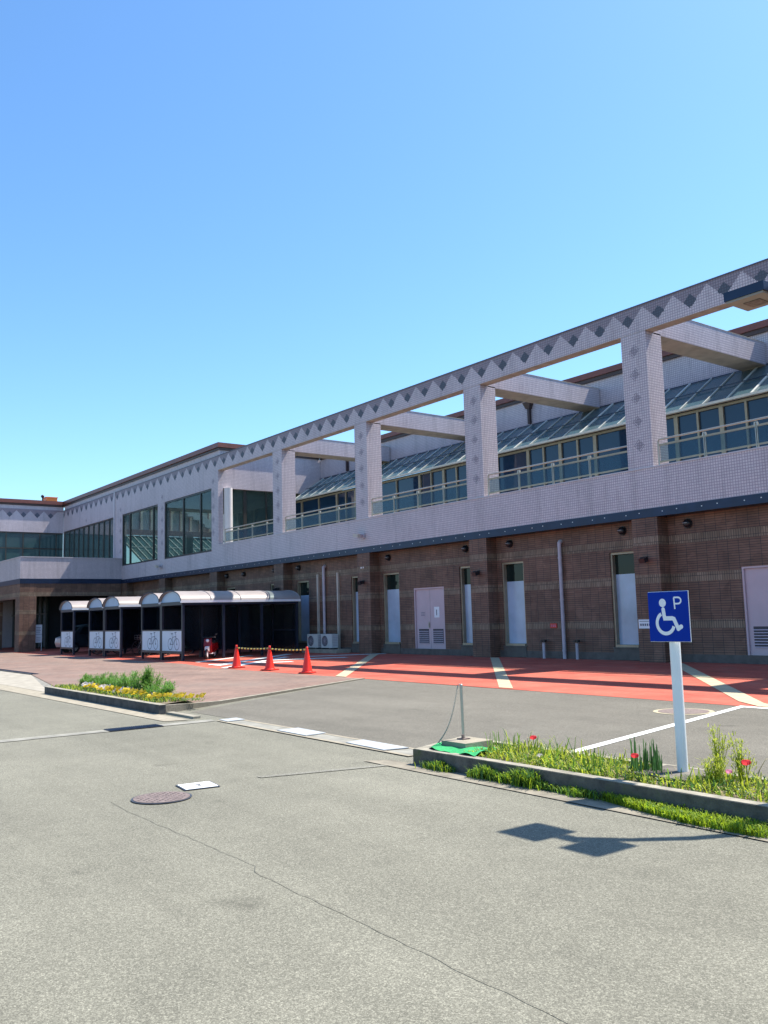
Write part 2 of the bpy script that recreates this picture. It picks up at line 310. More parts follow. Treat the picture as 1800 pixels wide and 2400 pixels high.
# ------------------------------------------------------------------ mesh builder
class MB:
    def __init__(s): s.v = []; s.f = []; s.mi = []; s.sm = []
    def add(s, vs, fs, mi=0, sm=False):
        b = len(s.v); s.v += [tuple(map(float, p)) for p in vs]
        for f in fs: s.f.append([b+i for i in f]); s.mi.append(mi); s.sm.append(sm)
        return s
    def box(s, x0, x1, y0, y1, z0, z1, mi=0):
        if x0 > x1: x0, x1 = x1, x0
        if y0 > y1: y0, y1 = y1, y0
        if z0 > z1: z0, z1 = z1, z0
        return s.add([(x0,y0,z0),(x1,y0,z0),(x1,y1,z0),(x0,y1,z0),(x0,y0,z1),(x1,y0,z1),(x1,y1,z1),(x0,y1,z1)],
                     [(0,3,2,1),(4,5,6,7),(0,1,5,4),(1,2,6,5),(2,3,7,6),(3,0,4,7)], mi)
    def obox(s, c, ax, ay, az, mi=0):
        c, ax, ay, az = map(np.array, (c, ax, ay, az))
        vs = [c+i*ax+j*ay+k*az for k in (-1,1) for j in (-1,1) for i in (-1,1)]
        return s.add(vs, [(0,2,3,1),(4,5,7,6),(0,1,5,4),(1,3,7,5),(3,2,6,7),(2,0,4,6)], mi)
    def quad(s, *p, mi=0): return s.add(p, [tuple(range(len(p)))], mi)
    def prism(s, poly, a, b, fn, mi=0, sm=False):
        n = len(poly); vs = [fn(u, v, a) for u, v in poly]+[fn(u, v, b) for u, v in poly]
        s.add(vs, [tuple(range(n))[::-1], tuple(range(n, 2*n))], mi)
        return s.add(vs, [(i, (i+1) % n, n+(i+1) % n, n+i) for i in range(n)], mi, sm)
    def cyl(s, p0, p1, r, n=12, r1=None, mi=0, caps=True):
        p0, p1 = np.array(p0, float), np.array(p1, float); r1 = r if r1 is None else r1
        d = p1-p0; d /= np.linalg.norm(d); a = np.cross(d, (0,0,1.) if abs(d[2]) < .9 else (1.,0,0)); a /= np.linalg.norm(a); b = np.cross(d, a)
        ring = lambda p, rr: [p+rr*(math.cos(t)*a+math.sin(t)*b) for t in [2*PI*i/n for i in range(n)]]
        vs = ring(p0, r)+ring(p1, r1)
        s.add(vs, [(i, (i+1) % n, n+(i+1) % n, n+i) for i in range(n)], mi, True)
        if caps: s.add(vs, [tuple(range(n))[::-1], tuple(range(n, 2*n))], mi)
        return s
    def tube(s, pts, r, n=8, mi=0, closed=False):
        pts = [np.array(p, float) for p in pts]; m = len(pts); vs = []; ref = None
        for i, p in enumerate(pts):
            if closed: d = pts[(i+1) % m]-pts[i-1]
            else: d = pts[min(i+1, m-1)]-pts[max(i-1, 0)]
            d = d/np.linalg.norm(d)
            if ref is None: ref = np.cross(d, (0,0,1.) if abs(d[2]) < .9 else (1.,0,0))
            a = ref-d*(ref@d); a /= np.linalg.norm(a); ref = a; b = np.cross(d, a)
            rr = r[i] if hasattr(r, '__len__') else r
            vs += [p+rr*(math.cos(t)*a+math.sin(t)*b) for t in [2*PI*j/n for j in range(n)]]
        fs = [(i*n+j, i*n+(j+1) % n, ((i+1) % m)*n+(j+1) % n, ((i+1) % m)*n+j) for i in range(m if closed else m-1) for j in range(n)]
        s.add(vs, fs, mi, True)
        if not closed: s.add(vs, [tuple(range(n))[::-1], tuple(range((m-1)*n, m*n))], mi)
        return s
    def lathe(s, prof, c=(0,0,0), n=24, mi=0, sq=None):
        vs = []
        for r, z in prof:
            vs += [(c[0]+r*math.cos(2*PI*j/n), c[1]+r*math.sin(2*PI*j/n), c[2]+z) for j in range(n)]
        fs = [(i*n+j, i*n+(j+1) % n, (i+1)*n+(j+1) % n, (i+1)*n+j) for i in range(len(prof)-1) for j in range(n)]
        return s.add(vs, fs, mi, True)
    def sphere(s, c, r, n=12, m=8, mi=0, sc=(1,1,1)):
        prof = [(math.sin(PI*i/m), -math.cos(PI*i/m)) for i in range(m+1)]
        vs = []
        for q, z in prof: vs += [(c[0]+r*sc[0]*q*math.cos(2*PI*j/n), c[1]+r*sc[1]*q*math.sin(2*PI*j/n), c[2]+r*sc[2]*z) for j in range(n)]
        fs = [(i*n+j, i*n+(j+1) % n, (i+1)*n+(j+1) % n, (i+1)*n+j) for i in range(m) for j in range(n)]
        return s.add(vs, fs, mi, True)
    def ribbon(s, pts, wd, fn, h, closed=False, mi=0):
        P = [np.array(p, float) for p in pts]; m = len(P); L = []; R = []
        for i in range(m):
            a = P[i]-P[i-1] if (i or closed) else P[1]-P[0]; b = P[(i+1) % m]-P[i] if (i < m-1 or closed) else a
            if i == 0 and not closed: a = b
            a = a/np.linalg.norm(a); b = b/np.linalg.norm(b); t = a+b; t /= np.linalg.norm(t)
            nn = np.array([-t[1], t[0]]); k = wd/2/max(.4, nn@np.array([-b[1], b[0]]))
            L.append(P[i]+nn*k); R.append(P[i]-nn*k)
        vs = [fn(p[0], p[1], h) for p in L]+[fn(p[0], p[1], h) for p in R]
        return s.add(vs, [(i, (i+1) % m, m+(i+1) % m, m+i) for i in range(m if closed else m-1)], mi)
    def disc(s, c, r, fn, h, n=24, mi=0):
        return s.add([fn(c[0]+r*math.cos(2*PI*i/n), c[1]+r*math.sin(2*PI*i/n), h) for i in range(n)], [tuple(range(n))], mi)
    def build(s, name, mats, parent=None, fix=False):
        me = bpy.data.meshes.new(name); me.from_pydata(s.v, [], s.f); me.update()
        if not isinstance(mats, (list, tuple)): mats = [mats]
        for m_ in mats: me.materials.append(M[m_] if isinstance(m_, str) else m_)
        me.polygons.foreach_set('material_index', s.mi); me.polygons.foreach_set('use_smooth', s.sm)
        uvl = me.uv_layers.new(name='UVMap'); V = np.array(s.v).reshape(-1, 3)
        nl = len(me.loops); li = np.zeros(nl, int); me.loops.foreach_get('vertex_index', li)
        npoly = len(me.polygons); nr = np.zeros(npoly*3); me.polygons.foreach_get('normal', nr); nr = np.abs(nr.reshape(-1, 3))
        lt = np.zeros(npoly, int); me.polygons.foreach_get('loop_total', lt)
        ax = np.repeat(nr.argmax(1), lt); C = V[li]
        uvs = np.where((ax == 0)[:, None], C[:, [1, 2]], np.where((ax == 1)[:, None], C[:, [0, 2]], C[:, [0, 1]]))
        uvl.data.foreach_set('uv', uvs.astype(np.float32).ravel())
        o = bpy.data.objects.new(name, me); S.collection.objects.link(o)
        if parent is not None:
            o.parent = parent
            if fix:
                t = Vector(parent.location) if parent.parent is None else Vector((0,0,0))
                o.matrix_parent_inverse = Matrix.Translation(-t)
        return o
def tag(o, label=None, cat=None, group=None, kind=None):
    if label: o['label'] = label
    if cat: o['category'] = cat
    if group: o['group'] = group
    if kind: o['kind'] = kind
    return o
def empty(name, loc, rz=0, label=None, cat=None, group=None):
    o = bpy.data.objects.new(name, None); S.collection.objects.link(o); o.location = loc; o.rotation_euler = (0, 0, rz)
    o.empty_display_size = .2
    return tag(o, label, cat, group)
def copy_tree(o, parent=None):
    kids = [c for c in S.objects if c.parent == o]
    c = o.copy(); S.collection.objects.link(c)
    if parent is not None: c.parent = parent
    for k in kids: copy_tree(k, c)
    return c
def struct(name, mb, m): return tag(mb.build(name, m), kind='structure')
def gz(y): return .10*min(1, max(0, (y-12.6)/7.3))

# ================================================================== SETTING
struct('ground', MB().quad((-900,-900,0),(900,-900,0),(900,900,0),(-900,900,0)), 'asphalt')
# car park asphalt between the flower beds and the red pavement
struct('car_park', MB().quad((-14.0,6.4,.004),(8,6.4,.004),(8,12.55,.004),(-17.75,12.6,.004)), 'asphalt_lot')
struct('red_pavement', MB().quad((-17.9,12.72,.008),(-7.35,12.50,.008),(12,12.45,.008),(12,19.9,.108),(-66,19.9,.108),(-66,13.6,.015),(-29.7,13.35,.012),(-26.5,12.72,.008)).quad((12,19.9,.108),(12,20.9,.109),(-66,20.9,.109),(-66,19.9,.108)), 'red_paving')
struct('brick_pavement', MB().quad((-14.22,6.15,.118),(-14.90,7.3,.046),(-20.4,7.3,.05),(-20.4,6.15,.10)).quad((-14.90,7.3,.046),(-17.85,12.70,.014),(-26.6,12.74,.016),(-20.4,7.3,.05)).quad((-20.4,6.15,.10),(-20.4,7.3,.05),(-26.6,12.74,.016),(-28.3,7.72,.03)).quad((-28.3,7.72,.03),(-26.6,12.74,.016),(-29.75,13.37,.020)).quad((-28.3,7.72,.03),(-29.75,13.37,.020),(-66,13.62,.022),(-66,7.75,.022)), 'pavers')
struct('apron', MB().quad((-66,6.0,.012),(-20.45,5.98,.012),(-20.45,6.15,.095),(-28.2,7.68,.028),(-66,7.70,.020)), 'concrete')
struct('gutter', MB().quad((-66,5.42,.008),(-13.0,5.50,.008),(-12.9,5.86,.008),(-20.4,5.86,.008),(-20.4,5.98,.008),(-66,5.98,.008))
, 'gutter')
struct('gutter_strip', MB().quad((-7.75,5.48,.008),(6,5.36,.008),(6,5.60,.008),(-7.6,5.72,.008)), pm('stained_gutter', (.21,.185,.14), .35, 5, .9))
struct('channel', MB().quad((-12.42,6.08,.012),(-7.62,5.98,.012),(-7.62,6.05,.012),(-12.42,6.15,.012))
       .quad((-12.42,6.38,.012),(-7.62,6.32,.012),(-7.62,6.38,.012),(-12.42,6.45,.012)), 'gutter')
struct('channel_bed', MB().quad((-12.42,6.15,.009),(-7.62,6.05,.009),(-7.62,6.32,.009),(-12.42,6.38,.009)), 'patch')
struct('road_joint', MB().quad((-12.72,-4,.007),(-12.45,-4,.007),(-12.42,6.08,.007),(-12.68,6.12,.007)), 'patch')
# tapering kerb along the edge of the brick paving
kb = MB(); n = 14
pz = lambda y: float(np.interp(y, [5.95, 7.3, 12.7], [.130, .045, .012]))
for i in range(n):
    t0, t1 = i/n, (i+1)/n
    pt = lambda t: (-14.10-3.72*t, 5.95+6.75*t); h = lambda t: pz(5.95+6.75*t)+.012
    (xa, ya), (xb, yb) = pt(t0), pt(t1)
    dx, dy = -.085, -.045
    kb.add([(xa,ya,0),(xb,yb,0),(xb,yb,h(t1)),(xa,ya,h(t0)),(xa+dx,ya+dy,h(t0)),(xb+dx,yb+dy,h(t1)),(xb+dx,yb+dy,0),(xa+dx,ya+dy,0)],
           [(0,1,2,3),(3,2,5,4),(4,5,6,7)])
for i_, f_ in enumerate(kb.f):
    if i_ % 3 == 0: kb.mi[i_] = 1
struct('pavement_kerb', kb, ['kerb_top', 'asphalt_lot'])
# kerb round the left flower bed and its run-out
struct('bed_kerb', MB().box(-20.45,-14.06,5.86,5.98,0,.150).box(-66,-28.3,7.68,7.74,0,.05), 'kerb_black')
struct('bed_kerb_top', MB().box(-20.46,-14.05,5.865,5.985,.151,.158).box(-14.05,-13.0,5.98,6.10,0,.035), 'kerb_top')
struct('bed_soil', MB().quad((-20.4,5.99,.135),(-14.3,5.99,.138),(-14.75,6.85,.14),(-16.2,7.2,.135),(-20.6,6.95,.12)), 'soil')
# white paint and tan strips
struct('parking_line', MB().quad((-6.62,7.35,.010),(-6.49,7.35,.010),(-7.58,12.36,.010),(-7.72,12.50,.014))
       .quad((-7.72,12.50,.014),(-7.58,12.36,.010),(8,12.32,.010),(8,12.45,.014)), 'white_line')
tb = MB()
def strip(xa, ya, xb, yb, wd, dz=.006):
    p = [(xa,ya),(xa+wd,ya),(xb+wd,yb),(xb,yb)]
    tb.quad(*[(x, y, .010+gz(y)+dz) for x, y in p])
strip(-8.05+.0, 13.0, -14.2, 19.85, .42); strip(-13.17, 12.72, -20.9, 19.85, .40); strip(-19.2, 12.76, -27.4, 19.85, .48)
strip(-7.45, 12.56, -8.05, 13.0, .42)
struct('paving_band', tb, 'tan')
tb = MB()
strip(-27.6, 13.4, -31.6, 18.6, .55, .007); strip(-25.95, 12.86, -29.7, 17.4, .45, .007); strip(-30.3, 14.0, -32.5, 17.4, .4, .007)
for (x, y) in ((-28.3, 13.6), (-28.4, 15.9), (-28.9, 18.0)):
    tb.quad(*[(px, py, .018+gz(py)) for px, py in ((x, y), (x+.45, y-.25), (x+2.2, y+2.1), (x+1.7, y+2.25))])
struct('hatched_marking', tb, 'white_worn')
# worn pale lines and the long crack in the road
struct('faded_line', MB().quad((-7.76,4.22,.006),(-7.66,4.22,.006),(-7.27,5.66,.006),(-7.37,5.66,.006)), asphalt('asphalt_pale', (.215, .207, .172)))
tb = MB(); cr = [(-7.6,2.74)]; x = -7.1
random.seed(3)
while x < -1.0: cr.append((x, 2.71-.03*(x+7)*(x > -5)+random.uniform(-.009,.009))); x += .11
tb.ribbon(cr, .0045, lambda u, v, h: (u, v, h), .005)
struct('road_crack', tb, pm('crack_filler', (.13,.125,.10), .4, 6, .9))

# ================================================================== BUILDING
B = empty('public_hall', (-35, 20, 0), 0, 'long two storey hall of pink mosaic tile over brown brick with an open roof frame', 'building')
def part(mb, name, mats, parent=None, label=None):
    o = mb.build(name, mats, parent or B, fix=True)
    if label: o['label'] = label
    return o
YF, YW = 19.9, 20.35
PER = 6.53
COLS = [-14.74+PER*k for k in range(-3, 4)]          # -34.33 .. 4.85
COLS = [-34.36, -27.83, -21.34, -14.74, -8.2, -1.67, 4.86]
XR = 5.27
# ground floor windows: (x0, x1)
wins = [(-29.33,-28.42),(-27.21,-26.19),(-22.79,-21.86),(-20.73,-19.74),(-16.33,-15.43),(-33.55,-32.55),(-35.9,-34.95),(-40.3,-39.4),(-42.4,-41.5)]
doors = [(-25.33,-23.64),(-12.27,-10.58)]
def wall_xz(mb, x0, x1, z0, z1, y0, y1, holes):
    xs = sorted({x0, x1, *[h[0] for h in holes], *[h[1] for h in holes]}); 
    for a, b in zip(xs, xs[1:]):
        c = (a+b)/2; hz = [h for h in holes if h[0] < c < h[1]]
        zc = z0
        for h in sorted(hz, key=lambda h: h[2]):
            if h[2] > zc: mb.box(a, b, y0, y1, zc, h[2])
            zc = h[3]
        if zc < z1: mb.box(a, b, y0, y1, zc, z1)
wz0, wz1 = .47, 3.14
lw = MB()
wall_xz(lw, -65, XR, -.1, 4.0, YW, YW+.3, [(a, b, wz0, wz1) for a, b in wins]+[(a, b, .12, 2.5) for a, b in doors])
part(lw, 'brick_wall', 'brick')
for c in COLS+[-40.9, -47.4, -53.2]:
    part(MB().box(c-.41, c+.41, YF+.003, YW-.002, -.1, 3.96), 'pilaster', 'brick')
part(MB().box(-65, XR, YW-.012, YW-.002, -.05, .32), 'plinth', pm('plinth_stone', (.10,.085,.075), .25, 5, .7))
for i, (a, b) in enumerate(wins):
    fr = MB(); y = YW+.17
    fr.box(a, a+.06, YW+.04, y+.06, wz0, wz1).box(b-.06, b, YW+.04, y+.06, wz0, wz1).box(a+.06, b-.06, YW+.04, y+.06, wz1-.06, wz1)
    fr.box(a+.06, b-.06, YW-.02, y+.06, wz0, wz0+.07)
    f = part(fr, 'window', 'bronze')
    part(MB().box(a-.02, b+.02, YW-.05, YW+.10, wz0-.035, wz0-.002).box(a+.0, b-.0, YW-.030, YW-.013, .12, wz0-.04), 'sill', 'sill_stone', f)
    part(MB().box(a+.06, b-.06, y, y+.012, 2.52, wz1-.06), 'pane', 'glass_dark', f)
    part(MB().box(a+.06, b-.06, y-.002, y+.014, wz0+.07, 2.52), 'frosted_pane', 'frost', f)
for i, (a, b) in enumerate(doors):
    m = (a+b)/2; y = YW+.06
    d = part(MB().box(a, b, y+.05, y+.09, .12, 2.5).box(a, a+.05, y-.05, y+.05, .12, 2.5).box(b-.05, b, y-.05, y+.05, .12, 2.5).box(a+.05, b-.05, y-.05, y+.05, 2.45, 2.5), 'door', 'pink_steel')
    for k, (p, q) in enumerate(((a+.055, m-.006), (m+.006, b-.055))):
        lf = MB().box(p, q, y, y+.045, .16, 2.445); part(lf, 'door_leaf', 'pink_steel', d)
        lv = MB().box(p+.12, q-.10, y-.004, y-.001, .50, 1.02)
        for j in range(7): lv.add([(p+.12, y-.006, .53+.07*j), (q-.10, y-.006, .53+.07*j), (q-.10, y-.028, .505+.07*j), (p+.12, y-.028, .505+.07*j)], [(0,1,2,3)], 1)
        part(lv, 'louver', ['louver_dark', 'pink_steel'], d)
    part(MB().box(m-.08, m-.05, y-.05, y-.02, 1.08, 1.22).box(m-.1, m-.04, y-.02, y, 1.05, 1.28), 'handle', 'stainless', d)
    if i == 0:
        nb = MB().box(m+.22, m+.50, y-.006, y-.001, 1.42, 1.80); nb.box(m+.33, m+.37, y-.009, y-.007, 1.50, 1.70, 1)
        part(nb, 'notice', ['paper', 'symbol'], d)
        nb = MB().box(m-.55, m-.28, y-.005, y-.001, 1.46, 1.66)
        for j in range(3): nb.box(m-.52, m-.31, y-.008, y-.006, 1.50+.05*j, 1.515+.05*j, 1)
        part(nb, 'notice', ['pink_steel', 'symbol'], d)
# pipes on the ground floor wall
def pipe(x, z0, z1, r, m='pipe', y=YW-.09):
    p = MB().cyl((x, y, z0), (x, y, z1-.12), r, 14)
    p.tube([(x, y, z1-.12), (x, y, z1-.02), (x, y+.04, z1+.02), (x, y+.12, z1+.02)], r*1.08, 12)
    for z in (z0+.25, (z0+z1)/2, z1-.5): p.cyl((x, y, z), (x, y, z+.05), r*1.18, 14)
    return part(p, 'downpipe', m)
pipe(-18.12, .08, 3.6, .055); pipe(-31.22, .8, 3.65, .06)
for x in (-31.74, -30.22):
    part(MB().box(x-.04, x+.04, YW-.09, YW-.003, .12, 3.35), 'pipe_cover', 'pipe_tan')
# wall lamps
for x in [c+s for c in COLS[:-1] for s in (-1.07, 1.05)]+[-40.2, -38.4]:
    if abs(x+28.9) < .2: continue
    lp = MB(); lp.cyl((x, YW-.03, 3.73), (x, YW-.002, 3.73), .13, 18)
    lp.sphere((x, YW-.05, 3.73), .115, 16, 10, 0, (1, .9, 1))
    o = part(lp, 'wall_lamp', 'black')
    part(MB().box(x-.06, x+.06, YW-.158, YW-.13, 3.735, 3.745), 'lens', 'pipe', o)
# security lights on the pilasters
for c in COLS[:4]:
    x = c-.02
    sp = MB().box(x-.06, x+.06, YF-.04, YF+.002, 2.78, 2.92); sp.cyl((x+.02, YF-.03, 2.85), (x+.06, YF-.16, 2.83), .035, 10)
    sp.obox((x+.07, YF-.2, 2.82), (.09,0,0), (0,.075,.03), (0,-.02,.06)); part(sp, 'sensor_lamp', 'black')
o = part(MB().box(-28.05, -27.55, YF-.012, YF+.001, 3.36, 3.46).box(-28.0, -27.93, YF-.016, YF-.013, 3.38, 3.44, 1).box(-27.85, -27.8, YF-.016, YF-.013, 3.38, 3.44, 1), 'wall_plate', ['brick', 'paper'])
pl = MB().box(-15.10, -14.68, YF-.02, YF+.001, 1.0, 1.24)
pl.box(-15.07, -14.71, YF-.023, YF-.021, 1.185, 1.20, 1)
for j in range(5): pl.box(-15.05+.07*j, -15.005+.07*j, YF-.023, YF-.021, 1.07, 1.13, 1)
part(pl, 'wall_plate', ['paper', 'symbol'])
rs = MB().box(-18.70, -18.44, YW-.03, YW-.002, 1.02, 1.16)
for j in range(3): rs.box(-18.67+.075*j, -18.62+.075*j, YW-.033, YW-.031, 1.055, 1.12, 1)
part(rs, 'red_plate', ['red_sign', 'petal_pink'])
# fascia band with bolt heads
bd = MB().box(-53.6, XR, YF-.02, YF+.35, 3.965, 4.20)
x = -53
while x < XR-.5:
    for xx, zz in ((x, 4.085), (x+.44, 4.10)): bd.box(xx-.014, xx+.014, YF-.028, YF-.0205, zz-.012, zz+.012, 1)
    x += 1.178
part(bd, 'eaves_band', ['navy', 'bolt'])
# parapet, balcony deck
part(MB().box(-40.3, XR, YF, YF+.2, 4.203, 5.29), 'parapet', 'tile_facade')
part(MB().box(-40.3, XR, YF-.02, YF+.23, 5.292, 5.325), 'sill', 'sill')
part(MB().box(-65, XR, YF+.205, 26.0, 4.0, 4.2), 'balcony_deck', 'slab')
# roof frame
part(MB().box(-40.3, XR, YF, YF+.37, 9.11, 9.83), 'roof_beam', 'tile_facade')
part(MB().box(-40.3, XR, YF-.02, YF+.39, 9.832, 9.865), 'coping', 'coping')
part(MB().box(-40.3, XR, YF+.004, YF+.366, 9.100, 9.108), 'beam_soffit', 'underside')
for c in COLS:
    part(MB().box(c-.41, c+.41, YF+.002, YF+.70, 5.33, 9.098), 'column', 'tile_facade')
    part(MB().box(c-.41, c+.41, YF+.372, 26.03, 9.06, 9.77), 'cross_beam', 'tile')
    part(MB().box(c-.405, c+.405, YF+.705, 26.02, 9.05, 9.058).box(c-.42, c+.42, YF+.40, 26.0, 9.772, 9.79), 'cross_beam_trim', 'underside')
# set back upper wall, roof edge
YB = 26.07
part(MB().box(-40.3, XR, YB, YB+.3, 9.10, 10.12), 'upper_wall', 'tile')
part(MB().box(-40.24, XR+.2, YB-.08, YB+.6, 10.122, 10.26).box(-40.24, XR+.2, YB-.14, YB+.6, 10.262, 10.48, 1), 'roof_edge', ['roof_dark', 'roof'])
part(MB().box(-40.3, XR, YB-.06, YB-.003, 9.05, 9.095), 'flashing', 'navy')
part(MB().box(-40.2, XR, YB+.62, 42, 10.2, 10.4), 'roof', 'roof')
part(MB().box(XR, XR+.3, YF+.4, 42, 0, 10.1), 'end_wall', 'tile')
# hopper and downpipe on the upper wall, once per bay pair
for x in (-24.5, -37.6, -11.4):
    hp = MB().add([(x-.2,YB-.26,10.0),(x+.2,YB-.26,10.0),(x+.2,YB-.003,10.0),(x-.2,YB-.003,10.0),(x-.1,YB-.18,9.74),(x+.1,YB-.18,9.74),(x+.1,YB-.003,9.74),(x-.1,YB-.003,9.74)],
                  [(0,1,2,3),(4,7,6,5),(0,4,5,1),(1,5,6,2),(2,6,7,3),(3,7,4,0)])
    hp.box(x-.055, x+.055, YB-.14, YB-.02, 9.12, 9.74); part(hp, 'rain_hopper', 'roof_dark')
# glazed wall behind the balcony and its awning
YG = 24.36
g = MB().box(-40.2, XR, YG, YG+.03, 4.2, 7.75); part(g, 'glazing', 'glass_blue')
mu = MB(); x0 = -16.55-PER*4
while x0 < XR:
    for dx, wd in ((0, .07), (.79, .035), (1.61, .07), (2.43, .035), (3.22, .07), (4.87, .03)):
        x = x0+dx
        if -40 < x < XR-.1: mu.box(x-wd, x+wd, YG-.07, YG-.002, 4.2, 7.618)
    x0 += PER
part(MB().box(-40.2, XR, YG-.08, YG-.003, 7.62, 7.70), 'window_header', 'bronze')
part(mu, 'mullion', 'bronze', label='vertical bronze window bars behind the balcony')
part(MB().box(-40.2, XR, YG-.06, YG-.002, 5.46, 5.54).box(-40.2, XR, YG-.06, YG-.002, 6.02, 6.07), 'transom', 'bronze_dark')
def aw(y): return 7.76+(y-24.11)*(9.06-7.76)/(26.03-24.11)
ag = MB().add([(-40.2,24.13,aw(24.13)),(XR,24.13,aw(24.13)),(XR,26.0,aw(26.0)),(-40.2,26.0,aw(26.0)),
               (-40.2,24.13,aw(24.13)-.012),(XR,24.13,aw(24.13)-.012),(XR,26.0,aw(26.0)-.012),(-40.2,26.0,aw(26.0)-.012)], [(0,1,2,3),(4,7,6,5),(0,4,5,1),(2,6,7,3)])
A_ = part(ag, 'awning', 'awning_glass')
ab = MB(); x = -39.9
k = 0
while x < XR:
    hw = .04 if k % 4 == 0 else .018
    ab.add([(x-hw,24.08,aw(24.08)+.05),(x+hw,24.08,aw(24.08)+.05),(x+hw,26.0,aw(26.0)+.05),(x-hw,26.0,aw(26.0)+.05),
            (x-hw,24.08,aw(24.08)+.003),(x+hw,24.08,aw(24.08)+.003),(x+hw,26.0,aw(26.0)+.003),(x-hw,26.0,aw(26.0)+.003)], [(0,1,2,3),(0,4,5,1),(1,5,6,2),(3,7,4,0)])
    x += .816; k += 1
part(ab, 'glazing_bar', 'awning_bar', A_)
part(MB().box(-40.2, XR, 24.02, 24.125, 7.70, 7.775), 'gutter_edge', 'awning_bar', A_)
part(MB().box(-40.2, XR, 25.02, 25.06, aw(25.04)+.052, aw(25.04)+.07), 'purlin', 'navy', A_)
# railings, one per bay
bays = [(-39.72, -34.80)]+[(COLS[i]+.54, COLS[i+1]-.43) for i in range(len(COLS)-1)]
for a, b in bays:
    y = YF+.09
    r = part(MB().tube([(a, y, 5.34), (a, y, 5.98), (a+.03, y, 6.03), (b, y, 6.03)], .026, 10), 'railing', 'stainless')
    part(MB().box(a+.02, b, y-.015, y+.03, 5.855, 5.905).box(a+.02, b, y-.015, y+.015, 5.40, 5.44), 'rail_bar', 'bronze', r)
    nps = max(3, int((b-a)/1.42)); 
    for j in range(1, nps+1):
        x = a+1.42*j-.02
        if x > b-.1: break
        part(MB().box(x-.03, x-.014, y-.02, y+.02, 5.326, 5.86).box(x+.014, x+.03, y-.02, y+.02, 5.326, 5.86)
             .obox((x-.035, y, 5.93), (.012,0,.05), (0,.02,0), (.02,0,.0)).obox((x+.035, y, 5.93), (.012,0,-.05), (0,.02,0), (.02,0,0)), 'rail_post', 'stainless', r)
    part(MB().box(a+.05, b, y-.003, y+.003, 5.442, 5.85), 'rail_glass', 'glass_rail', r)
# ---- west block with the large windows
XE = -40.3
ww = MB()
big = [(-53.62, -48.02, 5.05, 8.27), (-47.05, -41.06, 5.03, 8.27), (-65.4, -55.0, 5.55, 8.27)]
wall_xz(ww, -65.5, XE, 4.203, 9.83, YF, YF+.28, big+[(-41.06+.001, XE, 4.9, 4.9)])
part(ww, 'tiled_wall', 'tile_facade')
part(MB().box(-65.5, XE-.001, YF-.012, YF+.10, 9.832, 9.86), 'coping', 'coping')
part(MB().box(-65.5, XE, YF+.08, YF+.30, 9.862, 10.15), 'upper_wall', 'tile')
part(MB().box(-55.02, -54.86, YF-.06, YF-.002, 5.2, 9.83), 'wall_rib', 'sill')
part(MB().box(-66.1, XE+.07, YF+.02, YF+1.6, 10.152, 10.28).box(-66.2, XE+.13, YF-.06, YF+1.7, 10.282, 10.52, 1), 'roof_edge', ['roof_dark', 'roof'])
# side wall facing the balcony
part(MB().box(XE-.25, XE, YF+.283, YB, 8.2, 10.148), 'side_wall', 'tile')
part(MB().box(XE-.25, XE, YF+.283, YB, 4.203, 4.6), 'low_wall', 'tile')
part(MB().box(XE-.6, XE+.07, YF+1.705, YB-.09, 10.152, 10.28).box(XE-.7, XE+.13, YF+1.705, YB-.15, 10.282, 10.52, 1), 'roof_edge', ['roof_dark', 'roof'])
part(MB().cyl((-40.22, 20.42, 4.21), (-40.22, 20.42, 8.198), .215, 28), 'round_column', pm('round_column_paint', (.66,.62,.60), .05, 2, .5))
part(MB().box(-41.05, -40.62, YF+.02, YF+.26, 4.9, 8.26), 'pier', 'sill')
part(MB().box(XE-.22, XE-.20, YF+.6, YB-.02, 4.6, 8.198), 'glazing', 'glass_clear')
sm = MB()
for y, wd in ((21.5, .09), (22.75, .035), (24.0, .035), (25.2, .035)): sm.box(XE-.26, XE-.15, y-wd, y+wd, 4.6, 8.198)
part(sm, 'mullion', 'bronze_dark')
def glaz(a, b, z0, z1, ms, gl='glass_clear'):
    fr = MB().box(a, a+.07, YF+.03, YF+.14, z0, z1).box(b-.07, b, YF+.03, YF+.14, z0, z1).box(a+.07, b-.07, YF+.03, YF+.14, z0, z0+.09).box(a+.07, b-.07, YF+.03, YF+.14, z1-.09, z1)
    for x in ms: fr.box(x-.045, x+.045, YF+.03, YF+.14, z0+.09, z1-.09)
    f = part(fr, 'window', 'bronze_dark'); part(MB().box(a+.07, b-.07, YF+.08, YF+.095, z0+.09, z1-.09), 'pane', gl, f)
glaz(-53.62, -48.02, 5.05, 8.27, (-52.41, -48.77))
glaz(-47.05, -41.06, 5.03, 8.27, (-44.6, -42.45))
glaz(-65.4, -55.0, 5.55, 8.27, [-64.2+1.02*i for i in range(9)], 'glass_teal')
# sunk court behind the big windows
ic = MB().box(-60.3, -60, 21.6, 44, 8.05, 10.1)
part(ic, 'court_wall', 'inner_wall')
rb = MB()
for i in range(30): rb.box(-59.99, -59.90, 22+.75*i, 22.06+.75*i, 8.1, 10.08)
part(rb, 'court_wall_rib', 'inner_brown')
part(MB().box(-60.2, -59.6, 21.6, 44, 7.68, 8.02), 'court_eaves', 'inner_brown')
sg = MB(); sg.add([(-59.7,21.6,8.6),(-59.7,36,2.6),(-47,36,2.6),(-47,21.6,8.6)], [(0,1,2,3)])
sg = MB().add([(-59.75,21.8,7.6),(-59.75,40,7.6),(-53.5,40,4.6),(-53.5,21.8,4.6)], [(0,1,2,3)])
part(sg, 'glass_roof', 'glass_teal')
sg = MB()
for i in range(36):
    y = 21.9+.5*i; sg.tube([(-59.75,y,7.66),(-53.5,y-0.0,4.66)], .028, 5)
